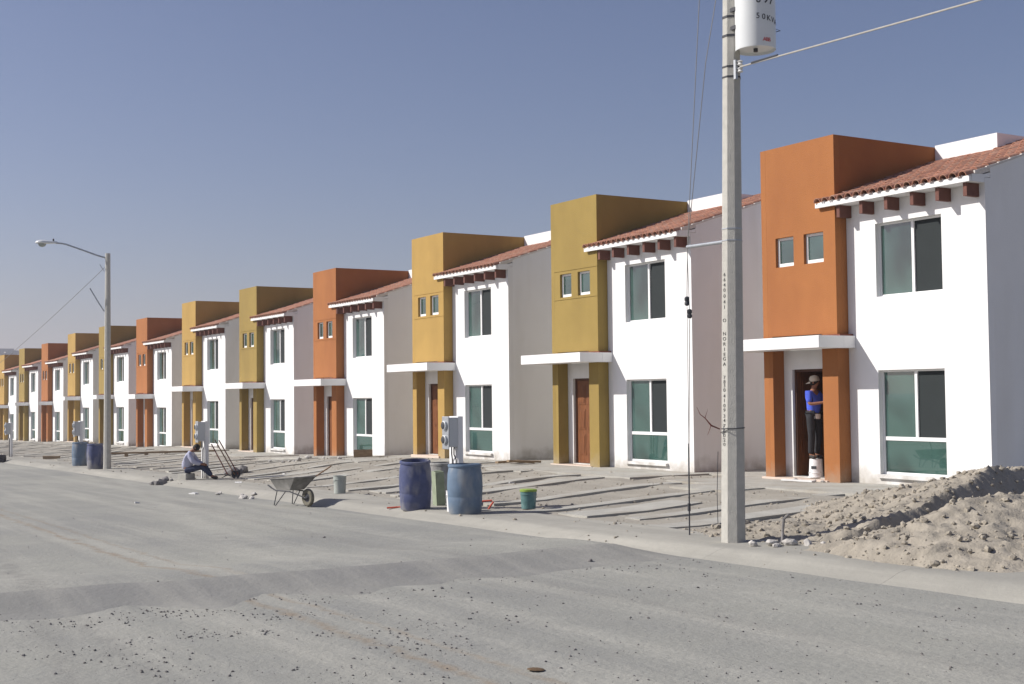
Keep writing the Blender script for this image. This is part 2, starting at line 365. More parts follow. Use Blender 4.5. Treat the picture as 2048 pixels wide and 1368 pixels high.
# front yards: bare dirt
def zyard(x, y):
    return zt(x, y) - (.034 if y < 32 else .022) + noise.noise(Vector((x * 1.1, y * 1.1, 5))) * .045 + noise.noise(Vector((x * 5, y * 5, 7))) * .012
yo = struct(grid(fr(12.15, 20.2, .16), fr(-8, 60, .16) + fr(60, 170, .5)[1:], zyard).build('front_yard_dirt', M['yard'], smooth=True))
struct(grid([20.2, 22, 26, 34, 60], fr(-8, 170, 3), lambda x, y: zt(min(x, 20), y) - .12).build('back_ground', M['yard']))
# concrete driveway strips and the apron by the houses
drv = struct(bpy.data.objects.new('driveway', None)); COL.objects.link(drv)
def slab(x0, x1, y0, y1, name, th=.14, wob=.0, m='concrete'):
    mb = MB(); xs = fr(x0, x1, .6); pts = []
    for x in xs:
        w = noise.noise(Vector((x * .8, y0 * 3, 2))) * wob
        hz2 = noise.noise(Vector((x * .9, y0 * 1.7, 8))) * .022 if name == 'concrete_strip' else 0.; pts.append([(x, y0 + w, zt(x, y0) + hz2), (x, y1 + w, zt(x, y1) + hz2), (x, y1 + w, zt(x, y1) - th), (x, y0 + w, zt(x, y0) - th)])
    n = len(xs); vs = [p for q in pts for p in q]; fs = [(0, 1, 2, 3), ((n - 1) * 4 + 3, (n - 1) * 4 + 2, (n - 1) * 4 + 1, (n - 1) * 4)]
    for i in range(n - 1):
        for a in range(4):
            b = (a + 1) % 4; fs.append((i * 4 + a, (i + 1) * 4 + a, (i + 1) * 4 + b, i * 4 + b))
    mb.add(vs, fs); return mb.build(name, M[m], drv)
U8 = 8.6242; T1 = 21.6956
base_edges = [(15.75, .62, 12.3, 17.8), (17.25, .42, 12.6, 17.8), (18.35, .9, 12.3, 15.3), (19.85, .40, 12.2, 17.9), (21.85, .42, 12.4, 17.9)]
for h in range(-1, 14):
    for (e, w, xa, xb) in base_edges:
        y = e + U8 * h + random.uniform(-.12, .12) * (0 if h in (0,) else 1)
        if y < 14.5 or y > 130: continue
        slab(xa + random.uniform(-.1, .7), min(xb, 17.5) - random.uniform(0, .3), y, y + w, 'concrete_strip', wob=.05)
    ya = T1 + U8 * h
    if 12 < ya < 135:
        slab(17.6, 19.93, ya - 6.3, ya + 1.0, 'apron_slab')
        slab(19.97, 25.5, ya - U8 + .05, ya - 5.79, 'gap_slab')
        slab(17.2 if h % 2 else 16.6, 17.58, ya - 2.2, ya - .4, 'path_slab')

# ------------------------------------------------------------------ houses
TW = 2.234; WR = 5.732; SL = .32; SA = math.atan(SL)
def ztop(x): return 5.66 + SL * (x + .11)
tile_me = None
def tile_mesh():
    mb = MB(); n = 6; L = .42; rings = []
    for (x, r) in ((0, .098), (L, .082)):
        for rr in (r, r - .014):
            rings.append([(x, -rr * math.cos(math.pi * k / n), rr * math.sin(math.pi * k / n) - (0 if x == 0 else .012)) for k in range(n + 1)])
    vs = [p for q in rings for p in q]; m_ = n + 1; fs = []
    for k in range(n):
        fs += [(k, k + 1, 2 * m_ + k + 1, 2 * m_ + k), (m_ + k + 1, m_ + k, 3 * m_ + k, 3 * m_ + k + 1), (k + 1, k, m_ + k, m_ + k + 1)]
    fs += [(0, 2 * m_, 3 * m_, m_), (n, m_ + n, 3 * m_ + n, 2 * m_ + n)]
    mb.add(vs, fs); return mb
TILE = tile_mesh()
tile_me = TILE.mesh('roof_tile', M['tile'], True)
beam_me = MB().box((0, 0, 0), (.34, .085, .28)).mesh('beam', M['beam'])

def add_window(root, y0, y1, z0, z1, xw, parts, fw=.045, name='window', label=None):
    """parts: list of (kind, y0, y1, z0, z1) glazed fields; the frame fills the rest"""
    ys = sorted({y0, y1, *[v for p in parts for v in p[1:3]]}); zs = sorted({z0, z1, *[v for p in parts for v in p[3:5]]})
    def cell(y, z):
        for p in parts:
            if p[1] < y < p[2] and p[3] < z < p[4]: return None
        return 0.
    fr_ = MB().gridwall(ys, zs, cell, xw, .05).build(name, M['frame'], root)
    if label: fr_['label'] = label
    for kd, a, b, c, d in parts:
        off = .02 if kd == 'glass' else .034
        MB().box((xw + off, a - .004, c - .004), (xw + off + .006, b + .004, d + .004)).build('pane' if kd == 'glass' else 'screen', M['glass' if kd == 'glass' else 'screen'], fr_)
    return fr_

def house(i, colour, b, label, tiles_single, joints, open_door=False):
    Y = T1 + U8 * i
    root = empty('terraced_house', (19.61, Y, b), 0, label, 'house', 'row of two-storey terraced houses')
    c = M[colour]; W = M['white']; g0 = -.75
    # front wall (white) with door and two tall windows
    ys = [-WR, -4.70, -3.02, -1.52, -.53, -.16]; zs = [g0, -.18, -.03, 2.07, 2.14, 3.56, 5.05, 5.60]
    def cell(y, z):
        if -1.52 < y < -.53 and -.18 < z < 2.14: return None
        if -4.70 < y < -3.02 and (-.03 < z < 2.07 or 3.56 < z < 5.05): return None
        return 0.
    MB().gridwall(ys, zs, cell, .33, .16).build('front_wall', W, root)
    # right wall, roofline follows the slope
    MB().prism([(.49, g0), (8.4, g0), (8.4, 6.95), (4.12, 6.95), (4.12, ztop(4.12) - .05), (.49, ztop(.49) - .05)], -WR, -WR + .16).build('side_wall', W, root)
    MB().prism([(-.02, 5.635), (.325, 5.66), (.485, 5.70), (.485, 5.61), (.325, 5.605), (.325, 5.50), (-.02, 5.50)], -WR, -TW - .003).build('eave_soffit', W, root)
    # left wall in the tower colour, full depth
    MB().box((0, -.155, g0), (2.2, 0, 7.0)).build('tower_return', c, root)
    MB().prism([(2.202, g0), (8.4, g0), (8.4, 6.75), (4.15, 6.75), (4.05, 6.84), (3.82, 6.995), (2.202, 6.995)], -.153, -.004).build('side_wall', W, root)
    MB().box((8.4, -WR, g0), (8.56, 0, 6.75)).build('back_wall', W, root)
    MB().box((4.14, -WR + .16, 6.45), (8.39, -.16, 6.6)).build('flat_roof', M['mortar'], root)
    # tower
    ys = [-TW, -1.89, -1.31, -1.0, -.44, -.158]; zs = [2.86, 4.29, 4.303, 4.37, 5.01, 5.08, 5.093, 7.0]
    def tcell(y, z):
        if 4.37 < z < 5.01 and (-1.89 < y < -1.31 or -1.0 < y < -.44): return None
        if joints and (4.29 < z < 4.303 or 5.08 < z < 5.093): return .014
        return 0.
    tw = MB().gridwall(ys, zs, tcell, .0, .16).build('tower', c, root)
    MB().prism([(.161, 2.86), (.325, 2.86), (.325, 5.63), (3.6, ztop(3.6) - .12), (4.05, 6.70), (4.05, 6.84), (3.82, 7.0), (.161, 7.0)], -TW, -TW + .15).build('tower_side', c, tw)
    MB().box((.161, -TW + .15, 6.80), (4.0, -.16, 6.92)).build('tower_roof', M['mortar'], tw)
    MB().box((.161, -TW + .151, 2.861), (.325, -.161, 2.98)).build('tower_floor', W, tw)
    for y0, y1 in ((-1.0, -.44), (-1.89, -1.31)):
        add_window(root, y0 + .002, y1 - .002, 4.372, 5.008, .07, [('glass', y0 + .055, y1 - .055, 4.45, 4.955)], name='small_window')
    # columns by the door
    MB().box((0, -.285, -.2), (.325, -.157, 2.858)).build('column', c, root)
    MB().box((0, -TW, g0), (.325, -1.79, 2.858)).build('column', c, root)
    # canopy slab over the door
    MB().box((-.71, -2.422, 2.545), (-.002, .515, 2.795)).box((-.002, -2.422, 2.545), (.327, -TW - .002, 2.795)).box((-.002, .002, 2.545), (.327, .515, 2.795)).build('canopy', W, root, bevel=.008)
    MB().box((-.06, -TW - .13, 2.797), (-.003, .03, 2.835)).box((-.003, -TW - .13, 2.797), (.327, -TW - .004, 2.835)).build('flashing', M['flash'], root)
    MB().box((-.05, -1.91, -.62), (.326, .085, -.202)).build('step', M['step'], root, bevel=.01)
    # tall windows
    add_window(root, -4.698, -3.022, 3.562, 5.048, .44, [('glass', -3.86, -3.062, 3.60, 5.01), ('screen', -4.662, -3.925, 3.60, 5.01)])
    add_window(root, -4.698, -3.022, -.028, 2.068, .44, [('glass', -3.86, -3.062, .73, 2.03), ('screen', -4.662, -3.925, .73, 2.03), ('glass', -4.662, -3.062, .02, .655)])
    MB().box((.25, -4.73, -.10), (.50, -2.99, -.034)).build('window_sill', W, root)
    # door
    df = MB().box((.40, -1.519, -.178), (.48, -1.465, 2.138)).box((.40, -.585, -.178), (.48, -.531, 2.138)).box((.40, -1.465, 2.085), (.48, -.585, 2.138)).build('door_frame', M['doorframe'], root)
    dm = MB().box((0, -.874, -.17), (.04, 0, 2.08))
    for (a, bb) in ((-.80, -.475), (-.40, -.075)):
        for (z0, z1) in ((.05, .62), (.74, 1.30), (1.42, 1.98)):
            dm.box((-.010, a, z0), (0.0005, bb, z1)); dm.box((-.020, a + .05, z0 + .05), (-.0095, bb - .05, z1 - .05))
    door = dm.build('door', M['door'], root, (.43, -.589, 0), (0, 0, R(88) if open_door else 0), bevel=.004)
    MB().ball((-.055, -.82, .98), .03).tube([(-.05, -.82, .98), (0, -.82, .98)], .012).build('door_knob', M['steel'], door, smooth=True)
    # eave: fascia board, beams, roof slab
    fp = MB(); n = 18
    fp.box((-.10, -WR + .0, 5.50), (-.035, -1.77, 5.60))
    tiles_y = [-1.88 - .22 * k_ for k_ in range(18)]
    for yv in tiles_y[:-1]:                                   # mortar swags between the tile mouths
        vs = []; m_ = 6
        for x in (-.10, -.035):
            vs += [(x, yv - .11 + .075 * math.cos(math.pi * q / m_), 5.598 + .05 * math.sin(math.pi * q / m_)) for q in range(m_ + 1)]
        fp.add(vs, [tuple(range(m_ + 1)), tuple(range(2 * m_ + 1, m_, -1))] + [(q, q + m_ + 1, q + m_ + 2, q + 1) for q in range(m_)])
    fp.build('fascia', W, root)
    for yb in (-2.30, -2.93, -3.59, -4.25, -4.87, -5.52):
        link_copy(beam_me, 'beam', root, (-.015, yb - .085, 5.25))
    rs = MB()
    rs.prism([(-.095, 5.602), (-.095, 5.606), (3.06, ztop(3.06) - .055), (3.06, ztop(3.06) - .17), (.1, 5.61)], -3.88, -TW - .004)
    rs.prism([(-.095, 5.602), (-.095, 5.606), (4.10, ztop(4.10) - .055), (4.10, ztop(4.10) - .17), (.1, 5.61)], -WR + .002, -3.881)
    rs.build('roof_slab', M['mortar'], root)
    # parapet behind
    MB().box((3.07, -3.88, 6.45), (3.19, -TW - .01, 7.035)).box((3.19, -3.88, 6.45), (8.3, -3.76, 7.035)).box((4.06, -TW, 6.76), (4.18, -.16, 7.03)).build('parapet', M['white'], root)
    # barrel tiles
    joined = MB(); pans = MB()
    for k_, yv in enumerate(tiles_y):
        inroof = yv < -TW - .08
        lim = (-.05 if not inroof else (2.98 if yv > -3.85 else 4.02))
        x = -.15; first = True
        while x < lim:
            L = min(.42, .15 if not inroof else 9)
            sx = L / .42
            z = ztop(x) - .045
            jr = (random.uniform(-.015, .015), -SA + random.uniform(-.01, .01), random.uniform(-.03, .03))
            if tiles_single: link_copy(tile_me, 'roof_tile', root, (x, yv + random.uniform(-.006, .006), z), jr, (sx, 1, 1))
            else:
                mm = Matrix.Translation((x, yv, z)) @ Matrix.Rotation(-SA, 4, 'Y')
                joined.add([mm @ Vector((v[0] * sx, v[1], v[2])) for v in TILE.v], TILE.f)
            x += .335 * math.cos(SA)
        if k_ < 17 and inroof:                                 # trough between two rows of tiles
            x1 = lim; m_ = 4
            vs = [(xx, yv - .11 - .06 * math.cos(math.pi * q / m_), ztop(xx) - .03 - .035 * math.sin(math.pi * q / m_)) for xx in (-.13, x1 + .05) for q in range(m_ + 1)]
            pans.add(vs, [(q, q + 1, q + m_ + 2, q + m_ + 1) for q in range(m_)])
    if not tiles_single: joined.build('roof_tiles', M['tile'], root, smooth=True, kind='stuff')
    pans.build('pan_tiles', M['tile'], root, smooth=True, kind='stuff')
    # rake mortar along the right edge
    rk = MB(); x = .05
    while x < 4.0:
        z = ztop(x); rk.prism([(x, z - .06), (x + .33, z + .05), (x + .33, z + .085), (x, z - .005)], -WR - .015, -WR + .10); x += .335
    rk.build('rake_mortar', M['mortar'], root)
    # inside: floors, a partition, the back of the rooms
    I = M['inside']
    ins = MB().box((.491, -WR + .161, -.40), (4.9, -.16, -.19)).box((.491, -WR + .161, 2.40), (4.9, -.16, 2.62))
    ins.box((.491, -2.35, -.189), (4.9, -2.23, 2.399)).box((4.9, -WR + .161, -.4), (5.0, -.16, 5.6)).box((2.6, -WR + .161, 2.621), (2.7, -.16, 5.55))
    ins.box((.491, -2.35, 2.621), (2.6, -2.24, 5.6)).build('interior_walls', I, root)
    return root

zb = [-1.62, -1.67, -1.70, -2.07, -2.09, -2.14, -2.47, -2.46, -2.51, -2.83, -2.88, -3.10]
cols = ['orange', 'ochre', 'gold'] * 4
names = {'orange': 'orange', 'ochre': 'olive ochre', 'gold': 'golden yellow'}
lab = ['orange towered white house nearest the camera, blue shirted man in its doorway',
       'olive ochre towered white house just left of the concrete utility pole, closed brown door',
       'golden yellow towered white house behind the group of drums and nearest meter post',
       'orange towered house with pale rubble and a wooden box at its doorstep',
       'olive ochre towered white house just right of the seated man and meter post',
       'golden yellow towered white house directly behind the seated man',
       'orange towered white house just right of the street lamp pole',
       'olive ochre towered house whose tower is crossed by the street lamp pole',
       'golden yellow towered house just left of the street lamp pole, behind the two far drums',
       'farthest orange towered house, third from the far end of the row',
       'olive ochre towered house second from the far end of the row',
       'golden yellow towered house at the very far end of the visible row']
for i in range(12):
    house(i, cols[i], zb[i], lab[i], i < 2, i not in (0,), open_door=(i == 0))

# ------------------------------------------------------------------ transformer pole
def pol8(r0, z0, r1, z1, n=8, ph=.5, rings=8):
    mb = MB(); prof = [(r0 + (r1 - r0) * k / rings, z0 + (z1 - z0) * k / rings) for k in range(rings + 1)]
    for r, z in prof:
        for k in range(n):
            a = 2 * math.pi * (k + ph) / n; mb.v.append((r * math.cos(a), r * math.sin(a), z))
    for i in range(rings):
        for k in range(n):
            a = i * n + k; b = i * n + (k + 1) % n; mb.f.append((a, b, b + n, a + n))
    mb.f.append(tuple(range(n - 1, -1, -1))); mb.f.append(tuple(range(rings * n, rings * n + n))); return mb
PX, PY = 11.6, 13.5; pg = -1.98
pole = empty('utility_pole', (PX, PY, pg), 0, 'grey octagonal concrete utility pole with stencilled lettering, carrying the transformer', 'utility pole')
pole.rotation_euler = (.0066, .0112, 0)                       # leans slightly to the right
def prad(z): return .170 - .0068 * z                            # circumradius over height above ground
pol8(prad(-.4), -.4, prad(12), 12, rings=10).build('pole_shaft', M['pole'], pole, bevel=.006)
def band(parent, z, w=.03, dz=0, m='dark'):
    r = prad(z) + .006; mb = MB()
    for k in range(8):
        pass
    a = [(r * math.cos(2 * math.pi * (k + .5) / 8), r * math.sin(2 * math.pi * (k + .5) / 8)) for k in range(8)]
    vs = [(x, y, z) for x, y in a] + [(x, y, z + w) for x, y in a] + [(x * .96, y * .96, z) for x, y in a] + [(x * .96, y * .96, z + w) for x, y in a]
    fs = []
    for k in range(8):
        j = (k + 1) % 8; fs += [(k, j, j + 8, k + 8), (k + 8, j + 8, j + 24, k + 24), (j, k, k + 16, j + 16)]
    mb.add(vs, fs); return mb.build('band', M[m], parent)
for z in (6.28, 6.42): band(pole, z, .022)
for z in (6.84, 7.10): band(pole, z, .032)
for z in (4.05, 4.21): band(pole, z, .015, m='steel')
MB().tube([(-prad(1.56) - .004, -.1, 1.50), (-prad(1.56) - .004, .06, 1.46)], .006).build('wire_tie', M['dark'], pole)
r_ = prad(1.5) + .004
MB().tube([(r_ * math.cos(2 * math.pi * (k + .5) / 8), r_ * math.sin(2 * math.pi * (k + .5) / 8), 1.50 + .004 * k) for k in range(9)], .006, 6, cap=False).build('wire_tie', M['dark'], pole)
for ztxt, s in [(3.57, '6'), (3.50, '6'), (3.43, '4'), (3.36, '0'), (3.28, '0'), (3.20, '4'), (3.13, '1'), (2.95, 'O'), (2.77, 'N'), (2.70, 'O'), (2.63, 'R'), (2.56, 'I'), (2.49, 'E'), (2.43, 'G'), (2.36, 'A'),
                (2.18, '7'), (2.12, '8'), (2.07, '3'), (2.01, '0'), (1.93, '4'), (1.87, '1'), (1.80, '0'), (1.74, '9'), (1.66, '3'), (1.60, '4'), (1.53, '7'), (1.46, '6'), (1.40, '0'), (1.34, '2'), (1.28, '0')]:
    z = ztxt + .02; ap = prad(z) * math.cos(math.pi / 8) + .002
    text('lettering', s, .082, M['ink'], pole, (-ap, 0, z), (R(90), 0, R(-90)), font_scale=(1.1, .8, 1))

# transformer barrel hanging to the right of the pole
TX, TY = PX + .245, PY - .345
tf = empty('transformer', (TX, TY, 4.64), 0, 'light grey pole mounted transformer barrel marked 50 KVA', 'transformer')
MB().lathe([(.02, .03), (.255, .03), (.268, 0), (.272, .02), (.272, 1.02), (.285, 1.03), (.285, 1.06), (.25, 1.12), (.02, 1.16)], 40).build('tank', M['barrel'], tf, smooth=True)
MB().lathe([(.03, 0), (.03, .05)], 12, (0, 0, -.015)).build('drain_plug', M['dark'], tf)
for z in (.30, .55): MB().box((-.25, .12, z), (-.14, .27, z + .05)).build('hanger_bracket', M['dark'], tf)
for s in (-.1, .1): MB().lathe([(.03, 0), (.05, .03), (.03, .06), (.05, .09), (.03, .12), (.045, .16), (.02, .2)], 14, (s, 0, 1.13)).build('bushing', M['beam'], tf, smooth=True)
MB().tube([(.262, -.06, .33), (.36, -.10, .30), (.262, .02, .27)], .006, 6).build('ground_wire', M['dark'], tf)
MB().box((.27, -.07, .83), (.42, .03, .87)).build('lug_bracket', M['alu'], tf)
camdir = math.atan2(-TY, -TX)
def on_barrel(s, a, z, size, m):
    a = camdir + a; r = .2745
    return text('lettering', s, size, m, tf, (r * math.cos(a), r * math.sin(a), z), (R(90), 0, a + R(90)), ext=.001)
for kk, ch in enumerate('50KVA'): on_barrel(ch, R(8 + 16.5 * kk), .40 - .012 * kk, .105, M['ink'])
for kk, ch in enumerate('8'): on_barrel(ch, R(10), .62, .13, M['ink'])
for kk, ch in enumerate('97'): on_barrel(ch, R(32 + 19 * kk), .63 - .01 * kk, .17, M['ink'])
a = camdir + R(33)
for kk, ch in enumerate('ABB'): on_barrel(ch, R(26 + 8.0 * kk), .085, .075, M['redink'])

# insulator rack and service cable
rack = empty('insulator_rack', (PX + .02, PY - .19, 4.36), 0, 'small rack with two white spool insulators strapped below the transformer', 'insulator')
MB().box((-.02, -.02, -.10), (.02, .02, .16)).build('bracket', M['steel'], rack)
for z in (-.02, .075): MB().lathe([(.02, 0), (.04, .012), (.022, .035), (.04, .058), (.02, .07)], 14, (.03, -.06, z)).build('insulator', M['cloth'], rack, smooth=True)
def sag(a, b, s, n=14):
    a = Vector(a); b = Vector(b); return [a.lerp(b, k / n) - Vector((0, 0, 4 * s * (k / n) * (1 - k / n))) for k in range(n + 1)]
cb = empty('service_cable', (PX, PY - .25, 4.40), 0, 'pale service cable running from the transformer pole up to the right edge', 'cable')
MB().tube([Vector(p) - Vector((PX, PY - .25, 4.40)) for p in sag((PX + .03, PY - .27, 4.41), (11.7, -26, 3.9), .25, 40)], .011, 6).build('cable_run', M['cable'], cb)
MB().tube([Vector((.03, -.25, .01)), Vector((.032, -.75, -.002))], .017, 6).build('splice_sleeve', M['dark'], cb)

# guy wire with strut, insulators and anchor
guy = empty('guy_wire', (11.74, 14.6, -2.0), 0, 'pair of guy wires held off the utility pole by a steel strut', 'guy wire')
def gp(x, y, z): return (x - 11.74, y - 14.6, z + 2.0)
MB().tube([gp(PX + .02, PY + .12, 2.08), gp(11.78, 14.6, 2.12)], .026, 12).build('strut', M['steel'], guy, smooth=True)
MB().tube([gp(11.78, 14.6, 2.13), gp(PX + .05, 14.02, 6.2), gp(PX + .03, PY + .1, 9.6)], .006, 6).build('wire', M['wire'], guy)
MB().tube([gp(11.78, 14.6, 2.13), gp(11.55, 13.85, 4.6), gp(PX - .02, PY + .1, 5.6)], .006, 6).build('wire', M['wire'], guy)
MB().tube([gp(11.78, 14.6, 2.11), gp(11.755, 14.60, 1.36)], .006, 6).build('wire', M['wire'], guy)
MB().tube([gp(11.78, 14.61, 2.11), gp(11.80, 14.60, 1.22)], .005, 6).build('wire', M['wire'], guy)
for x, z in ((11.755, 1.27), (11.80, 1.09)): MB().lathe([(.018, 0), (.036, .02), (.036, .05), (.026, .065), (.036, .08), (.036, .115), (.018, .135)], 14, gp(x, 14.6, z)).build('strain_insulator', M['dark'], guy, smooth=True)
MB().tube([gp(11.80, 14.60, 1.08), gp(11.75, 14.6, -.75)], .006, 6).tube([gp(11.755, 14.60, 1.26), gp(11.74, 14.59, -.75)], .0045, 6).build('wire', M['wire'], guy)
MB().tube([gp(11.745, 14.6, -.7), gp(11.735, 14.6, -2.05)], .011, 8).tube([gp(11.735, 14.6, -1.55), gp(11.735, 14.6, -1.66)], .022, 8).build('anchor_rod', M['dark'], guy)

# rebar stake and dry twig beside the pole
tag(MB().tube([(0, 0, -.1), (.01, .02, .5), (.05, .03, 1.13)], .006, 6).build('rebar_stake', M['dark'], None, (13.1, 15.6, -2.02)), 'thin dark rebar stake standing in the dirt just left of the pole', 'stake')
tag(MB().tube([(0, 0, 0), (-.10, .06, .05), (-.17, .1, .15), (-.22, .14, .2), (-.26, .16, .3)], [.008, .012, .006, .005, .002], 6)
    .tube([(-.17, .1, .15), (-.12, .1, .27)], [.005, .001], 5).tube([(-.10, .06, .05), (-.13, .1, -.08)], [.005, .002], 5).build('dry_twig', M['woodr'], None, (PX - .17, PY + .04, -.47)),
    'dry reddish twig tied to the left side of the utility pole', 'twig')

# ------------------------------------------------------------------ street lamp
LX, LY = 11.56, 47.1; lg = zt(11.6, LY)
lamp = empty('street_lamp', (LX, LY, lg), 0, 'concrete street lamp with a long arm and cobra head at the left', 'street lamp')
def lr(z): return .135 - .006 * z
mbp = MB()
pol8(lr(-.3), -.3, lr(7.7), 7.7, rings=6).build('pole_shaft', M['pole'], lamp, bevel=.005)
la = Vector((9.98 - LX, 47.78 - LY, 0)).normalized()
def lp(d, z): return (la.x * d, la.y * d, z)
MB().tube([lp(.0, 7.52), lp(.35, 7.62), lp(1.0, 7.86), lp(1.45, 8.02), lp(1.62, 8.055), lp(1.80, 8.06)], .03, 10).build('arm', M['steel'], lamp, smooth=True)
hd = MB(); rr = []
prof = [(1.74, .03, .035), (1.82, .06, .05), (2.0, .085, .065), (2.2, .15, .085), (2.35, .165, .085), (2.45, .12, .06), (2.5, .03, .02)]
n = 14
for d, w, h in prof:
    for k in range(n):
        a = 2 * math.pi * k / n; zz = h * math.sin(a) * (1.2 if math.sin(a) > 0 else .5); c_ = w * math.cos(a)
        hd.v.append((la.x * d - la.y * c_, la.y * d + la.x * c_, 8.07 + zz))
for i in range(len(prof) - 1):
    for k in range(n):
        a = i * n + k; b = i * n + (k + 1) % n; hd.f.append((a, b, b + n, a + n))
hd.f.append(tuple(range(n))); hd.f.append(tuple(range((len(prof) - 1) * n, len(prof) * n)))
hd.build('lamp_head', M['barrel'], lamp, smooth=True)
MB().ball(lp(2.27, 8.03), (.14, .12, .11), 12, 8).build('lens', M['bucketgrey'], lamp, smooth=True)
MB().lathe([(.03, 0), (.03, .09), (.01, .1)], 10, lp(1.88, 8.12)).build('photocell', M['dark'], lamp)
MB().tube([lp(.12, 5.62), lp(.3, 5.9), lp(.62, 6.45)], .022, 6).build('loose_bracket', M['steel'], lamp)
MB().tube([lp(.12, 7.05), lp(.28, 7.3)], .012, 6).build('hook', M['steel'], lamp)
lw = empty('overhead_wire', (11.40, 47.0, 4.74), 0, 'thin overhead wire sloping down left from the street lamp', 'wire')
MB().tube([Vector(p) - Vector((11.40, 47.0, 4.74)) for p in sag((11.42, 47.0, 4.74), (11.5, 84, .2), .25, 24)], .009, 5).build('wire_run', M['wire'], lw)

# ------------------------------------------------------------------ meter posts
def meter(Xp, Yp, zt_, label):
    g = zt(Xp, Yp); H = zt_ - g
    r = empty('meter_post', (Xp, Yp, g), 0, label, 'meter post', 'electric meter posts along the pavement')
    MB().box((-.055, -.18, -.2), (.055, .18, H)).build('post', M['white'], r, bevel=.008)
    MB().box((-.25, -.185, H - .58), (-.057, .0, H - .02)).build('meter_box', M['alu'], r, bevel=.012)
    MB().box((-.272, -.20, H - .62), (-.252, .06, H + .0)).build('meter_panel', M['steel'], r, bevel=.008)
    for z in (H - .17, H - .44):
        m_ = MB().lathe([(.088, 0), (.088, .04), (.075, .05)], 20).build('meter_socket', M['alu'], r, (-.273, -.07, z), (0, R(-90), 0), smooth=True)
        MB().lathe([(.072, .0), (.072, .022), (.06, .03)], 20).build('meter_dial', M['dark'], m_, (0, 0, .03), smooth=True)
    for y, k_ in ((-.13, 0), (-.04, .06)):
        MB().tube([(-.12, y, H - .58), (-.12, y, H - .72), (-.075, y + k_, H - .82), (-.072, y + k_, 0)], .013, 8).build('conduit', M['dark'], r, smooth=True)
    return r
meter(11.9, 21.81, -.37, 'nearest white meter post with grey twin meter box, behind the right blue drum')
meter(11.9, 37.08, -.63, 'white meter post with twin meter box standing in front of the seated man')
meter(11.9, 52.74, -.80, 'white meter post with twin meter box behind the far pair of blue drums')
meter(11.9, 67.48, -1.03, 'farthest white meter post, near the left edge of the photo')

# ------------------------------------------------------------------ drums and buckets
def drum(x, y, m, label, H=.90, r=.29, tilt=(0, 0), group='plastic drums standing on the pavement', inner=True):
    g = pz(x, y) if x < 12.2 else zyard(x, y)
    o = empty('plastic_drum', (x, y, g), random.uniform(0, 6), label, 'drum', group); o.rotation_euler = (tilt[0], tilt[1], 0 if tilt[0] else random.uniform(0, 6))
    prof = [(.02, 0), (r * .90, 0), (r * .94, .02), (r * .985, .25 * H), (r * 1.0, .33 * H), (r * .985, .345 * H), (r * 1.0, .36 * H), (r * 1.03, .55 * H), (r * 1.0, .80 * H), (r * .93, .93 * H), (r * .90, H - .02),
            (r * .90, H), (r * .86, H), (r * .86, H - .04), (r * .93, .8 * H), (r * .93, .12 * H), (.02, .1 * H)]
    MB().lathe(prof, 36).build('shell', M[m], o, smooth=True)
    rim = [(r * .905, H - .055), (r * .97, H - .05), (r * .985, H - .03), (r * .97, H - .008), (r * .905, H + .004)]
    MB().lathe(rim, 36, caps=(False, False)).build('rim', M[m], o, smooth=True)
    return o
drum(11.12, 22.0, 'drumblue', 'dark blue cement-stained plastic drum, left of the near group of drums', H=.92, r=.30, tilt=(R(4.5), R(-2.5)))
drum(11.29, 20.38, 'drumpale', 'faded pale blue plastic drum nearest the camera, right of the near group', H=.885, r=.31)
drum(12.25, 23.0, 'drumgrey', 'grey cement-crusted drum between the two near blue drums', H=.84, r=.29)
drum(11.51, 51.09, 'drumpale', 'faded blue plastic drum left of the far pair by the street lamp')
drum(11.27, 47.65, 'drumblue', 'dark blue plastic drum right beside the street lamp pole')
drum(10.55, 62.66, 'dark', 'dark drum cut off by the left edge of the photo', H=.35, r=.3)
gb = tag(MB().box((-.09, -.12, 0), (.09, .12, .66)).box((-.088, -.05, .661), (.07, .05, .675)).build('green_box', M['greenpaint'], None, (11.86, 22.45, pz(11.86, 22.45)), (R(2), R(-3), R(-8)), bevel=.01),
    'tall pale green box standing against the grey drum', 'box')

def bucket(x, y, z, H, r0, r1, m, label, flip=False, lid=None, print_=None):
    o = empty('bucket', (x, y, z), random.uniform(0, 6) if not print_ else 0, label, 'bucket')
    if flip: prof = [(r1, 0), (r1 * 1.04, .004), (r1 * 1.04, .03), (r1 * .99, .035), (r1 * .975, .09), (r1 * 1.02, .095), (r1 * 1.02, .11), (r1 * .97, .115), (r0, H - .01), (r0 * .97, H), (.02, H - .004)]
    else: prof = [(.02, 0), (r0, 0), (r1 * .96, H - .09), (r1 * 1.02, H - .085), (r1 * 1.02, H - .07), (r1 * .98, H - .065), (r1, H - .01), (r1 * 1.03, H - .008), (r1 * 1.03, H), (r1 * .96, H), (r1 * .93, H - .04), (r0 * .94, .03), (.02, .028)]
    MB().lathe(prof, 28, caps=(not flip, True)).build('shell', M[m], o, smooth=True)
    if lid: MB().lathe([(.02, H + .012), (r1 * .97, H + .012), (r1 * 1.05, H + .004), (r1 * 1.05, H - .03), (r1 * 1.035, H - .03)], 28).build('lid', M[lid], o, smooth=True)
    hw = [(r1 * 1.05 * math.cos(a_), r1 * 1.05 * math.sin(a_), (.12 if flip else H - .08) - .10 * math.sin(a_) * (1 if not flip else .5)) for a_ in [math.pi * k / 12 for k in range(13)]]
    MB().tube(hw, .004, 6).build('handle', M['steel'], o)
    return o
bucket(12.68, 20.47, zt(12.68, 20.47), .345, .13, .152, 'bucketgreen', 'blue green paint-splashed bucket with a lime green lid on the yard', lid='lidgreen')
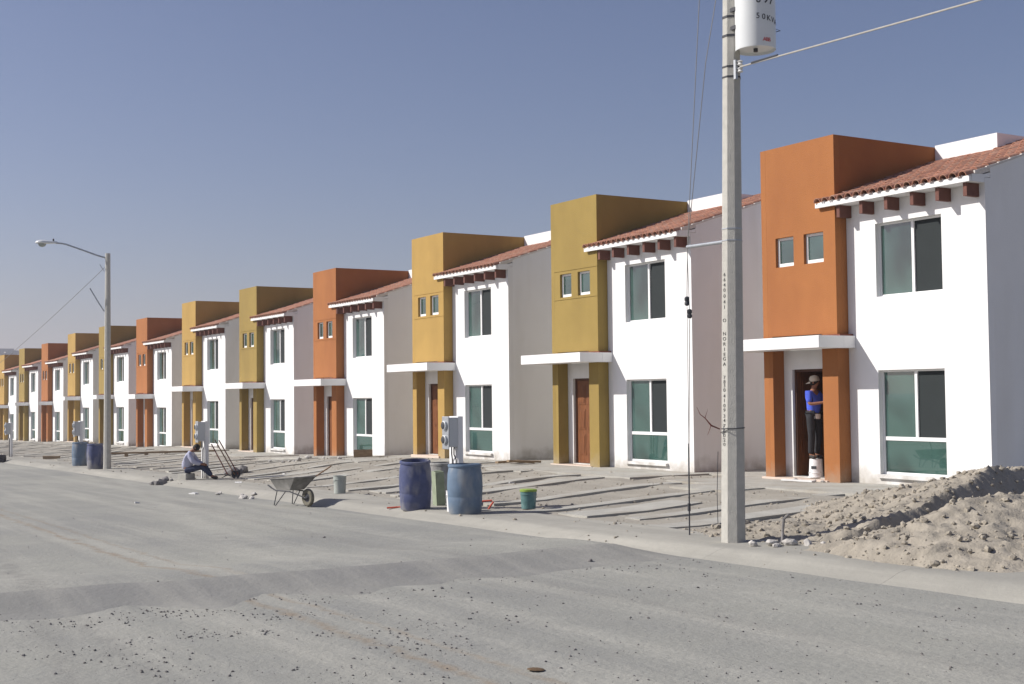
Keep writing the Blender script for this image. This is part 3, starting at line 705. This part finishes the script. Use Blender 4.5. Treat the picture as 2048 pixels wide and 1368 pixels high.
bucket(11.95, 27.45, zt(11.9, 27.4), .40, .13, .15, 'bucketgrey', 'grey plastic bucket just right of the wheelbarrow')
bk = bucket(11.37, 20.93, pz(11.3, 20.9), .38, .13, .15, 'bucketwhite', 'white bucket with blue print half hidden behind the pale blue drum', print_=True)
aa = math.atan2(-20.77, -11.21) - .35
for z0, z1, w in ((.20, .27, .5), (.06, .14, .7)):
    n = 8; vs = []
    for zz in (z0, z1):
        rr_ = .13 + .02 * zz / .38 + .0025
        vs += [(rr_ * math.cos(aa + w * (k / n - .5)), rr_ * math.sin(aa + w * (k / n - .5)), zz) for k in range(n + 1)]
    MB().add(vs, [(k, k + 1, k + n + 2, k + n + 1) for k in range(n)]).build('printed_band', M['blueprint'], bk)
BX, BY, BZ = 19.98, 20.53, -1.806
sb = bucket(BX, BY, BZ, .40, .135, .155, 'bucketwhite', 'upturned white bucket the blue shirted man stands on', flip=True, print_=True)
aa = math.atan2(-BY, -BX) - .35
MB().box((.135, -.055, .19), (.152, .055, .25)).build('dark_patch', M['dark'], sb, (0, 0, 0), (0, 0, aa))

# ------------------------------------------------------------------ people
def skin(name, verts, edges, m, parent, root=0, sub=2, smooth=True):
    """verts: list of (x, y, z, r) or (x, y, z, rx, ry)"""
    import bmesh
    bm = bmesh.new(); lay = bm.verts.layers.skin.verify(); vs = []
    for i, v in enumerate(verts):
        b = bm.verts.new(v[:3]); s = b[lay]; s.radius = (v[3], v[4] if len(v) > 4 else v[3]); s.use_root = (i == root); vs.append(b)
    for a, b in edges: bm.edges.new((vs[a], vs[b]))
    me = bpy.data.meshes.new(name); bm.to_mesh(me); bm.free(); me.materials.append(m)
    o = bpy.data.objects.new(name, me); COL.objects.link(o); o.parent = parent
    sk = o.modifiers.new('skin', 'SKIN'); sk.use_smooth_shade = True
    su = o.modifiers.new('sub', 'SUBSURF'); su.levels = sub; su.render_levels = sub
    return o
def person(loc, rz, P, shirt, trouser, label, cap=None, hem=False, longsleeve=False, bulk=1., size=1.):
    """P: joint positions in a frame where the figure faces +x"""
    root = empty('person', loc, rz, label, 'person'); root.scale = (size, size, size)
    V = lambda k: Vector(P[k])
    verts = []; edges = []; idx = {}
    def add(k, p, r, par=None):
        idx[k] = len(verts); verts.append((*p, r)); 
        if par is not None: edges.append((idx[par], idx[k]))
    add('pel', V('pelvis'), .12); add('chest', V('chest'), .125, 'pel'); add('neckb', V('neck') - (V('neck') - V('chest')) * .18, .062, 'chest'); add('neck', V('neck'), .052, 'neckb')
    hd_ = V('head'); d = (hd_ - V('neck')).normalized(); fw = Vector(P['face']).normalized()
    add('jaw', V('neck') + d * .055 + fw * .018, .062, 'neck'); add('skull', hd_, .088, 'jaw'); add('crown', hd_ + d * .055 - fw * .008, .066, 'skull')
    add('nose', hd_ + fw * .098 - d * .025, .014, 'skull')
    for s in ('l', 'r'):
        add('sh' + s, V('shoulder_' + s), .055, 'chest'); add('el' + s, V('elbow_' + s), .042, 'sh' + s); add('wr' + s, V('wrist_' + s), .028, 'el' + s)
        w = V('wrist_' + s); f = (V('hand_' + s) - w).normalized(); side = f.cross(Vector((0, 0, 1)))
        side = side.normalized() if side.length > .1 else Vector((0, 1, 0))
        add('palm' + s, w + f * .06, .030, 'wr' + s)
        up = side.cross(f).normalized()
        for q in range(4):
            off = up * (.026 - .017 * q); ln = (.072, .082, .076, .058)[q]
            add('f%d%s' % (q, s), w + f * .095 + off, .0105, 'palm' + s); add('g%d%s' % (q, s), w + f * (.095 + ln * .55) + off + side * .012, .009, 'f%d%s' % (q, s)); add('h%d%s' % (q, s), w + f * (.095 + ln * .8) + off + side * .035, .008, 'g%d%s' % (q, s))
        add('t0' + s, w + f * .05 + up * .04 + side * .015, .0115, 'palm' + s); add('t1' + s, w + f * .085 + up * .055 + side * .03, .009, 't0' + s)
        add('hip' + s, V('hip_' + s), .085, 'pel'); add('kn' + s, V('knee_' + s), .056, 'hip' + s); add('an' + s, V('ankle_' + s), .036, 'kn' + s); add('toe' + s, V('toe_' + s), .032, 'an' + s)
    skin('body', verts, edges, M['skin'], root, sub=1)
    # shirt
    tv = [(*(V('pelvis') + (V('pelvis') - V('chest')) * .12), .138), (*((V('pelvis') + V('chest')) / 2), .135), (*V('chest'), .145), (*(V('neck') - (V('neck') - V('chest')) * .22), .07)]; te = [(0, 1), (1, 2), (2, 3)]
    for s in ('l', 'r'):
        a = len(tv); sh, el, wr = V('shoulder_' + s), V('elbow_' + s), V('wrist_' + s)
        tv += [(*(sh - Vector((0, 0, .02))), .062), (*(sh.lerp(el, .55)), .064)]; te += [(2, a), (a, a + 1)]
        if longsleeve: tv += [(*el, .058), (*el.lerp(wr, .92), .042)]; te += [(a + 1, a + 2), (a + 2, a + 3)]
        else: tv += [(*(sh.lerp(el, .92)), .060)]; te += [(a + 1, a + 2)]
    tv = [(*v[:3], v[3] * bulk) for v in tv]
    skin('shirt', tv, te, M[shirt], root, sub=2)
    if hem:
        hp = V('pelvis'); MB().lathe([(.13, -.10), (.142, -.06), (.138, 0.)], 20, tuple(hp), caps=(False, False)).build('undershirt_hem', M['cloth'], root, smooth=True)
    bv = [(*(V('pelvis') - Vector((0, 0, .02))), .112)]; be = []
    for s in ('l', 'r'):
        a = len(bv); hp, kn, an = V('hip_' + s), V('knee_' + s), V('ankle_' + s)
        bv += [(*hp, .098), (*hp.lerp(kn, .5), .088), (*kn, .072), (*kn.lerp(an, .55), .064), (*kn.lerp(an, .95), .058)]; be += [(0, a), (a, a + 1), (a + 1, a + 2), (a + 2, a + 3), (a + 3, a + 4)]
    skin('trousers', bv, be, M[trouser], root, sub=2)
    for s in ('l', 'r'):
        an, to = V('ankle_' + s), V('toe_' + s); he = an + (an - to).normalized() * .035; he.z = min(he.z, to.z + .03)
        skin('shoe', [(*he, .042), (*(an.lerp(to, .35) + Vector((0, 0, -.02))), .05), (*to, .038)], [(0, 1), (1, 2)], M['shoe'], root, sub=1)
    # face
    upv = d; sd = fw.cross(upv).normalized()
    for s in (-1, 1):
        e_ = hd_ + fw * .083 + sd * s * .032 + upv * .005; MB().ball(tuple(e_), .010, 8, 6).build('eye', M['eye'], root, smooth=True)
        ear = hd_ + sd * s * .088 - upv * .012; MB().ball(tuple(ear), (.02, .012, .03), 8, 6).build('ear', M['skin'], root, smooth=True)
    mo = hd_ + fw * .078 - upv * .062; MB().ball(tuple(mo), (.012, .022, .006), 8, 6).build('mouth', M['beam'], root, smooth=True)
    rot = Matrix((sd, fw, upv)).transposed().to_euler()
    if cap:
        cp = MB().lathe([(.104, -.005), (.106, .03), (.097, .07), (.07, .103), (.02, .118)], 20, caps=(False, True)).build('cap', M['capc'], root, tuple(hd_ + upv * .012), rot, smooth=True)
        mb = MB(); n = 8                                       # bill points backwards in this figure
        vs = []
        for k in range(n + 1):
            a_ = math.pi * (k / n) ; vs += [(.095 * math.cos(a_), -.06 - .045 * math.sin(a_), .0), (.085 * math.cos(a_), -.07 - .115 * math.sin(a_), -.03)]
        vs += [(x, y, z - .008) for x, y, z in vs]; q = 2 * (n + 1)
        mb.add(vs, [(2 * k, 2 * k + 1, 2 * k + 3, 2 * k + 2) for k in range(n)] + [(q + 2 * k, q + 2 * k + 2, q + 2 * k + 3, q + 2 * k + 1) for k in range(n)] + [(2 * k + 1, q + 2 * k + 1, q + 2 * k + 3, 2 * k + 3) for k in range(n)])
        mb.build('cap_bill', M['capc'], cp)
    MB().ball((0, 0, 0), (.098, .100, .105), 14, 10).build('hair', M['hair'], root, tuple(hd_ - fw * .016 + upv * .018), rot, smooth=True)
    return root

# standing man: faces the right door jamb, forearms raised to it, chin up
P1 = dict(pelvis=(0, 0, .90), chest=(.01, 0, 1.22), neck=(.02, 0, 1.42), head=(.035, 0, 1.545), face=(.9, .35, .1),
          shoulder_l=(.0, .17, 1.33), shoulder_r=(.02, -.17, 1.33), elbow_l=(.10, .24, 1.10), elbow_r=(.10, -.25, 1.09),
          wrist_l=(.30, .12, 1.27), wrist_r=(.33, -.10, 1.13), hand_l=(.38, .09, 1.33), hand_r=(.41, -.07, 1.18),
          hip_l=(0, .10, .86), hip_r=(0, -.10, .86), knee_l=(.04, .10, .46), knee_r=(.01, -.09, .46), ankle_l=(-.02, .09, .07), ankle_r=(-.03, -.08, .07), toe_l=(.13, .10, .035), toe_r=(.11, -.09, .035))
person((BX - .02, BY + .02, BZ + .40), math.atan2(-.95, .12), P1, 'blueshirt', 'trouser', 'man in blue shirt, black trousers and cream cap standing in the orange doorway', cap=True, hem=True, bulk=1.05, size=1.07)
# seated man: on a low block, back to the left, bent over his knees
SX, SY = 11.25, 36.75; sz = pz(SX, SY)
P2 = dict(pelvis=(0, 0, .30), chest=(.06, 0, .64), neck=(.17, 0, .84), head=(.285, 0, .90), face=(.75, 0, -.6),
          shoulder_l=(.12, .19, .74), shoulder_r=(.12, -.19, .74), elbow_l=(.26, .24, .50), elbow_r=(.26, -.24, .50),
          wrist_l=(.46, .12, .44), wrist_r=(.46, -.12, .44), hand_l=(.54, .06, .42), hand_r=(.54, -.06, .42),
          hip_l=(.05, .10, .27), hip_r=(.05, -.10, .27), knee_l=(.47, .16, .42), knee_r=(.46, -.13, .36), ankle_l=(.70, .15, .09), ankle_r=(.78, -.13, .09), toe_l=(.86, .16, .05), toe_r=(.94, -.14, .05))
person((SX, SY, sz), math.atan2(-.517, .856), P2, 'paleshirt', 'jeans', 'dark haired man in pale shirt and jeans sitting bent forward on the kerb', longsleeve=True, bulk=1.25)
tag(MB().box((-.17, -.18, 0), (.17, .18, .20)).build('concrete_block', M['concrete'], None, (SX, SY, sz - .02), (0, 0, .4), bevel=.02), 'low grey block the seated man sits on', 'block')

# tools leaning on the meter post
def tool(x, y, ax, ay, H, m, head, label):
    g = zt(x, y); o = empty('hand_tool', (x, y, g), 0, label, 'tool', 'long handled tools leaning on the meter post')
    MB().tube([(0, 0, .12), (ax, ay, H)], .017, 8).build('handle', M[m], o)
    if head == 'shovel':
        mb = MB(); vs = [(-.09, 0, .30), (.09, 0, .30), (.11, .03, .12), (0, .02, -.02), (-.11, .03, .12), (0, .04, .2)]
        mb.add(vs + [(a_, b_ + .006, c_) for a_, b_, c_ in vs], [(0, 1, 5), (1, 2, 5), (2, 3, 5), (3, 4, 5), (4, 0, 5), (7, 6, 11), (8, 7, 11), (9, 8, 11), (10, 9, 11), (6, 10, 11), (0, 6, 7, 1), (1, 7, 8, 2), (2, 8, 9, 3), (3, 9, 10, 4), (4, 10, 6, 0)]); mb.build('blade', M['dark'], o).scale = (.75, 1, .75)
    else:
        MB().tube([(-.16, .0, .04), (0, 0, .12), (.16, 0, .04)], [.008, .022, .008], 8).build('pick_head', M['dark'], o)
    return o
tool(12.33, 36.35, -.36, .36, 1.0, 'woodr', 'pick', 'pickaxe with dark red handle leaning on the meter post, nearest the seated man')
tool(12.52, 36.30, -.42, .5, 1.12, 'woodh', 'shovel', 'shovel with brown handle leaning on the meter post')
tool(12.62, 36.28, -.40, .5, 1.10, 'woodr', 'shovel', 'shovel with red brown handle, outermost of the leaning tools')

# ------------------------------------------------------------------ wheelbarrow
wb = empty('wheelbarrow', (10.24, 26.02, zroad(10.4, 25.8) + .01), math.atan2(-.97, .24), 'worn grey wheelbarrow on three points at the road edge, shovel handle sticking out', 'wheelbarrow')
wb.scale = (.93, .93, .93)
# frame: +x = towards the wheel
mb = MB()
top = [(-.42, -.33, .60), (-.42, .33, .60), (.50, .30, .66), (.50, -.30, .66)]; bot = [(-.30, -.22, .36), (-.30, .22, .36), (.18, .20, .36), (.18, -.20, .36)]
ti = [(a * .97, b * .97, c) for a, b, c in top]; bi = [(a * .96, b * .96, c + .02) for a, b, c in bot]
mb.add(top + bot + ti + bi, [(0, 1, 5, 4), (1, 2, 6, 5), (2, 3, 7, 6), (3, 0, 4, 7), (4, 5, 6, 7), (8, 12, 13, 9), (9, 13, 14, 10), (10, 14, 15, 11), (11, 15, 12, 8), (12, 15, 14, 13),
       (0, 8, 9, 1), (1, 9, 10, 2), (2, 10, 11, 3), (3, 11, 8, 0)]); mb.build('tray', M['tray'], wb, bevel=.008)
MB().tube([top[0], top[1], top[2], top[3], top[0]], .012, 6).build('tray_rim', M['tray'], wb)
for s in (-1, 1):
    MB().tube([(-.50, s * .24, .40), (-.35, s * .22, .34), (.15, s * .18, .33), (.60, s * .07, .20)], .016, 8).build('shaft', M['dark'], wb)
    MB().tube([(-.60, s * .25, .45), (-.49, s * .24, .40)], .018, 8).build('grip', M['dark'], wb)
    MB().tube([(-.28, s * .22, .34), (-.36, s * .25, 0), (-.30, s * .25, 0), (.02, s * .20, .33)], .011, 6).build('leg', M['dark'], wb)
w = MB().lathe([(.10, -.03), (.13, -.035), (.17, -.045), (.195, -.03), (.205, 0), (.195, .03), (.17, .045), (.13, .035), (.10, .03)], 28, caps=(False, False)).build('wheel', M['tyre'], wb, (.60, 0, .205), (R(90), 0, 0), smooth=True)
MB().lathe([(.015, -.04), (.03, -.04), (.04, -.015), (.11, -.02), (.115, 0), (.11, .02), (.04, .015), (.03, .04), (.015, .04)], 20).build('rim', M['dark'], w, smooth=True)
MB().tube([(0, 0, -.09), (0, 0, .09)], .01, 8).build('axle', M['steel'], w)
tag(MB().tube([(0, 0, 0), (.55, -.35, .42)], .014, 8).build('shovel_handle', M['woodh'], None, (10.36, 25.85, -1.85)), 'bare wooden shovel handle sticking out of the wheelbarrow', 'shovel')

# ------------------------------------------------------------------ dirt mound
def seg_ridge(x, y, pts, left, right):
    best = -9
    for (ax, ay, ah), (bx, by, bh) in zip(pts, pts[1:]):
        dx, dy = bx - ax, by - ay; L2 = dx * dx + dy * dy; t = max(0, min(1, ((x - ax) * dx + (y - ay) * dy) / L2))
        qx, qy = ax + dx * t, ay + dy * t; dist = math.hypot(x - qx, y - qy); side = (dx * (y - ay) - dy * (x - ax)) > 0
        best = max(best, ah + (bh - ah) * t - dist * (left if side else right))
    return best
def hmound(x, y):
    n1 = noise.noise(Vector((x * .8, y * .8, 1))) * .10 + noise.noise(Vector((x * 2.6, y * 2.6, 2))) * .05
    A = seg_ridge(x, y, [(12.2, 12.15, .10), (12.9, 12.3, .26), (14.2, 12.6, .42), (15.6, 13.0, .54), (17.0, 13.6, .66), (18.6, 13.9, .6)], .21, 1.15)
    B = seg_ridge(x, y, [(12.05, 11.6, .06), (12.6, 11.4, .38), (13.2, 11.0, .58), (14.6, 10.8, .72), (17.0, 10.5, .80)], .55, .215)
    B2 = 1.0 - .30 * math.hypot((x - 15.5), (y - 6.0) * .9)
    B3 = .24 - .17 * math.hypot(x - 13.0, (y - 13.9) * .8)
    h = max(A, B, B2, B3)
    if h > 0: h += n1 * min(1, h * 3)
    f = ss(10.9, 11.7, x) * (1 - ss(18.9, 19.4, x))
    rough = (noise.noise(Vector((x * 7, y * 7, 4))) * .05 + noise.noise(Vector((x * 16, y * 16, 9))) * .03)
    return (max(h, -.2) + rough * ss(-.1, .2, h)) * f - .1 * (1 - f)
mg = grid(fr(10.85, 19.45, .055), fr(2.2, 17.2, .055), lambda x, y: zt(x, y) - .05 + hmound(x, y))
mound = tag(mg.build('dirt_mound', M['clod'], None, smooth=True), 'large heap of excavated dirt and clods in front of the nearest house', 'dirt mound')
def rock(mb, c, r, fl=.8):
    t = (1 + 5 ** .5) / 2; V0 = [(-1, t, 0), (1, t, 0), (-1, -t, 0), (1, -t, 0), (0, -1, t), (0, 1, t), (0, -1, -t), (0, 1, -t), (t, 0, -1), (t, 0, 1), (-t, 0, -1), (-t, 0, 1)]
    Fc = [(0, 11, 5), (0, 5, 1), (0, 1, 7), (0, 7, 10), (0, 10, 11), (1, 5, 9), (5, 11, 4), (11, 10, 2), (10, 7, 6), (7, 1, 8), (3, 9, 4), (3, 4, 2), (3, 2, 6), (3, 6, 8), (3, 8, 9), (4, 9, 5), (2, 4, 11), (6, 2, 10), (8, 6, 7), (9, 8, 1)]
    q = Matrix.Rotation(random.uniform(0, 6.3), 3, 'Z') @ Matrix.Rotation(random.uniform(-.5, .5), 3, 'X'); sx, sy = random.uniform(.7, 1.3), random.uniform(.7, 1.2)
    mb.add([Vector(c) + q @ (Vector((v[0] * sx, v[1] * sy, v[2] * fl)) * (r / 1.9 * random.uniform(.75, 1.15))) for v in V0], Fc)
cl = MB(); rs_ = random.Random(3)
for _ in range(9500):
    x = rs_.uniform(10.95, 18.8); y = rs_.uniform(3.5, 16.8); h = hmound(x, y)
    if h < .0 and rs_.random() > .12: continue
    r = .007 + .050 * rs_.random() ** 5
    if rs_.random() < .012: r *= 1.6
    rock(cl, (x, y, zt(x, y) - .05 + h + r * .25), r)
cl.build('clods', M['clod'], mound, kind='stuff')

# loose gravel and grit on the road and yards
gr = MB(); rs_ = random.Random(5)
def gdens(x, y):
    d = .10
    if y < 13.4: d += .55 * math.exp(-((y - 12.9) / .5) ** 2) * (1 if x < 6 else .35)
    if y < 12.8: d += .55 * max(0, 1 - abs(x - 3.6 - (13 - y) * .12) / 2.6) + .06
    return d * (.5 + noise.noise(Vector((x * 1.3, y * 1.3, 0))) * 2.4 + .1)
cnt = 0
while cnt < 6500:
    y = rs_.uniform(5, 14.2) if rs_.random() < .86 else rs_.uniform(14, 30); x = rs_.uniform(.5, 10.5)
    if x < y * .15: continue
    if rs_.random() > gdens(x, y): cnt += .2; continue
    r = .0032 + .013 * rs_.random() ** 3.5
    rock(gr, (x, y, zroad(x, y) + r * .2), r); cnt += 1
gr.build('loose_gravel', M['gravel'], kind='stuff')
gq = MB()
for _ in range(4200):
    x = rs_.uniform(10.7, 19.3); y = rs_.uniform(11, 60) if rs_.random() < .8 else rs_.uniform(60, 90)
    z = pz(x, y) if x < 12.2 else zyard(x, y)
    if x < 12.2 and rs_.random() < .75: continue
    r = .010 + .028 * rs_.random() ** 3
    rock(gq, (x, y, z + r * .2), r)
gq.build('yard_grit', M['clod'], kind='stuff')

# ------------------------------------------------------------------ heaps, stones, litter
def chunk(x, y, r, m, label, cat, group, fl=.7, zf=None, dz=0):
    mb = MB(); rock(mb, (0, 0, 0), r, fl); z = (zf or (lambda a, b: pz(a, b) if 10.6 < a < 12.2 else (zroad(a, b) if a <= 10.6 else zyard(a, b))))(x, y)
    return tag(mb.build('stone', M[m], None, (x, y, z + r * .28 + dz), bevel=r * .08), label, cat, group)
for (x, y, r) in [(11.42, 12.9, .10), (11.62, 12.75, .13), (11.80, 12.62, .12), (11.95, 12.45, .10), (12.12, 12.35, .08), (11.55, 12.6, .07)]:
    chunk(x, y, r, 'rubble', 'pale broken concrete piece lying right of the utility pole base', 'stone', 'pale stones at the foot of the utility pole', .5)
tag(MB().tube([(0, 0, 0), (.06, .05, .14), (.09, .06, .30), (.16, .04, .36)], [.02, .018, .02, .014], 7).build('stick', M['greyrub'], None, (11.78, 12.75, -1.95)), 'short bent grey stick leaning on the pale stones by the pole', 'stick')
for k in range(9):
    a = random.uniform(0, 6.28); d = random.uniform(0, .45)
    chunk(13.55 + d * math.cos(a), 38.7 + d * math.sin(a), random.uniform(.08, .2), 'greyrub', 'dark grey lump in the heap right of the seated man', 'stone', 'dark lumps heaped on the yard right of the seated man', .9, dz=.05)
for k in range(8):
    a = random.uniform(0, 6.28); d = random.uniform(0, .42)
    chunk(10.72 + d * math.cos(a) * .7, 37.4 + d * math.sin(a) * 1.4, random.uniform(.07, .17), 'greyrub', 'grey lump in the heap at the kerb left of the seated man', 'stone', 'grey lumps heaped at the kerb left of the seated man', .8)
for k in range(12):
    chunk(16.2 + random.uniform(-.5, 1.4), 42.0 + random.uniform(-1.8, .9), random.uniform(.06, .16), 'rubble', 'pale rubble piece near the doorstep of the second orange house', 'stone', 'pale rubble by the second orange house', .7)
for (x, y, r) in [(10.3, 29.2, .12), (10.38, 28.9, .08), (10.3, 31.1, .07), (10.45, 31.4, .08), (10.6, 30.2, .07), (10.75, 29.8, .09)]:
    chunk(x, y, r, 'rubble', 'grey brown stone lying at the road edge left of the wheelbarrow', 'stone', 'stones at the road edge left of the wheelbarrow', .6)
for (x, y, r, lb) in [(6.68, 12.59, .026, 'small black stone alone in the middle of the road'), (5.82, 12.82, .024, 'small dark stone on the road below the speed hump, left of centre'),
                      (9.26, 13.5, .05, 'flat black lump of tar at the foot of the speed hump'), (8.0, 19.0, .03, 'small dark stone on the smooth road beyond the speed hump')]:
    chunk(x, y, r, 'gravel', lb, 'stone', None, .5)
tag(MB().lathe([(.01, 0), (.05, .004), (.07, .006), (.05, .012), (.01, .014)], 9).build('dry_leaf', M['leaf'], None, (5.14, 8.22, zroad(5.14, 8.22) + .004), (0, .06, 0)), 'flat brown leaf on the road at the bottom of the photo', 'leaf')
for (x, y, z, s, lb, rz) in [(15.6, 25.9, None, .17, 'crumpled white rag on the yard in front of the ochre house', .3), (11.9, 34.2, None, .2, 'white scrap lying on the yard right of the seated man', 1.2),
                         (14.1, 36.3, None, .12, 'small white and red wrapper on the far yard', .4), (9.95, 31.9, None, .13, 'pale block shaped scrap at the road edge', 1.9), (7.9, 29.5, None, .05, 'tiny white scrap on the road', 0)]:
    mb = MB(); zz = (zroad if x < 10.6 else zyard)(x, y)
    xs = fr(-s, s, s / 3); mbg = grid(xs, fr(-s * .45, s * .45, s / 3), lambda a, b: .03 + noise.noise(Vector((a * 12, b * 12, x))) * .03)
    o = mbg.build('litter_scrap', M['cloth'], None, (x, y, zz), (0, 0, rz)); so_ = o.modifiers.new('thick', 'SOLIDIFY'); so_.thickness = .03; tag(o, lb, 'litter')
tag(MB().tube([(0, 0, .02), (.2, -.1, .03), (.4, -.26, .02), (.52, -.3, .05), (.62, -.38, .04)], .018, 6).build('hose', M['red'], None, (10.82, 22.62, pz(10.9, 22.5))), 'orange red hose piece on the ground left of the dark blue drum', 'hose')
tag(MB().tube([(-.12, .05, .14), (.0, 0, .17), (.12, -.1, .18)], .018, 6).tube([(.14, -.12, .16), (.10, -.08, .08), (.04, -.1, .02)], .02, 6).build('hose', M['red'], None, (12.0, 20.95, zt(12, 21) - .02)), 'orange red hose loop right of the pale blue drum', 'hose')
# shuttering plank on blocks, far left yard
pk = empty('shuttering_plank', (15.8, 57.2, zt(15.8, 57.2)), R(-8), 'long timber plank raised on small blocks along the far left yard', 'plank')
MB().box((-2.9, -.05, .06), (2.9, .05, .14)).build('plank', M['timber'], pk)
for k in range(7): MB().box((-2.7 + .85 * k, -.07, -.06), (-2.55 + .85 * k, .07, .06)).build('block', M['timber'], pk)
tag(MB().box((-.38, -.07, 0), (.38, .07, .17)).build('timber_block', M['timber'], None, (12.7, 62.0, zt(12.7, 62.0) - .05), (0, 0, R(-30)), bevel=.01), 'short timber block lying on the pavement left of the far drums', 'timber')
cr = empty('wooden_crate', (18.7, 40.95, zt(18.7, 40.95)), R(-25), 'open brown wooden mixing box at the doorstep of the second orange house', 'crate')
for a_, b_ in (((-.32, -.22, 0), (.32, -.2, .24)), ((-.32, .2, 0), (.32, .22, .24)), ((-.32, -.2, 0), (-.3, .2, .24)), ((.3, -.2, 0), (.32, .2, .24)), ((-.3, -.2, 0), (.3, .2, .02))):
    MB().box(a_, b_).build('board', M['timber'], cr)
for k, (x, y, w, rz) in enumerate([(19.1, 31.9, .5, .3), (19.3, 31.2, .4, -.2), (18.9, 30.9, .45, .1)]):
    tag(MB().box((-w, -.06, 0), (w, .06, .06)).build('board_offcut', M['timber'], None, (x, y, zt(x, y) + .01 + .02 * k), (0, .04 * k, rz), bevel=.005), 'timber offcut lying at the wall foot between the golden and ochre houses', 'timber', 'timber offcuts between the golden and ochre houses')
for k in range(5):
    chunk(19.0 + random.uniform(-.4, .4), 84.0 + random.uniform(-3.5, .5), random.uniform(.15, .35), 'clod', 'clod of earth beside the third orange house', 'clod', 'earth clods beside the third orange house', .6)
# broken bits at the nearest doorstep
for (x, y, r) in [(19.42, 20.55, .09), (19.35, 20.3, .07), (19.45, 20.05, .08), (19.5, 19.85, .06), (19.35, 20.75, .05)]:
    chunk(x, y, r, 'rubble', 'pale mortar crumb at the step of the doorway with the man', 'stone', 'mortar crumbs at the nearest doorstep', .5, zf=lambda a, b: zt(a, b))
tag(MB().box((-.06, -.42, 0), (.06, .42, .035)).build('mortar_board', M['cloth'], None, (19.28, 20.35, zt(19.28, 20.35) + .012), (0, 0, .1), bevel=.005), 'pale board lying at the nearest doorstep', 'board')

# ------------------------------------------------------------------ far hill with a town on it
def hhill(az, d):
    t = max(0, 1 - abs(d - 900) / 420.)
    return (33 + 9 * noise.noise(Vector((az * 9, 2, 0))) + 7 * noise.noise(Vector((az * 30, 5, 0)))) * ss(0, 1, t) * ss(R(27), R(10), az)
mb = MB(); na = 120; nd = 30
for i in range(na + 1):
    az = R(-40) + R(72) * i / na
    for j in range(nd + 1):
        d = 480 + 840 * j / nd; mb.v.append((d * math.sin(az), d * math.cos(az), -6 + hhill(az, d)))
mb.f = [(i * (nd + 1) + j, i * (nd + 1) + j + 1, (i + 1) * (nd + 1) + j + 1, (i + 1) * (nd + 1) + j) for i in range(na) for j in range(nd)]
struct(mb.build('hill', M['hill'], smooth=True))
tn = MB(); rs_ = random.Random(11)
for _ in range(1100):
    az = R(rs_.uniform(-30, 18)); d = rs_.uniform(620, 900); z = -6 + hhill(az, d)
    if z < 8: continue
    w, l_, h = rs_.uniform(2, 4.5), rs_.uniform(2, 4.5), rs_.uniform(1.5, 4); x, y = d * math.sin(az), d * math.cos(az)
    tn.box((x - w, y - l_, z - 4), (x + w, y + l_, z + h))
tag(tn.build('hillside_town', M['town'], kind='stuff'), 'hazy pale houses covering the distant hill at far left', 'town', kind='stuff')

# ------------------------------------------------------------------ haze
hz = MB().box((-1400, -400, -60), (1400, 1500, 60)).build('haze', M['white']); hz.data.materials.clear(); hz['kind'] = 'stuff'
hm = bpy.data.materials.new('haze_air'); hm.use_nodes = True; hn = hm.node_tree.nodes; hn.remove(hn['Principled BSDF'])
pv = hn.new('ShaderNodeVolumePrincipled'); pv.inputs['Color'].default_value = (.90, .90, .97, 1); pv.inputs['Density'].default_value = .00065; pv.inputs['Anisotropy'].default_value = .3
hm.node_tree.links.new(pv.outputs[0], hn['Material Output'].inputs['Volume']); hz.data.materials.append(hm)
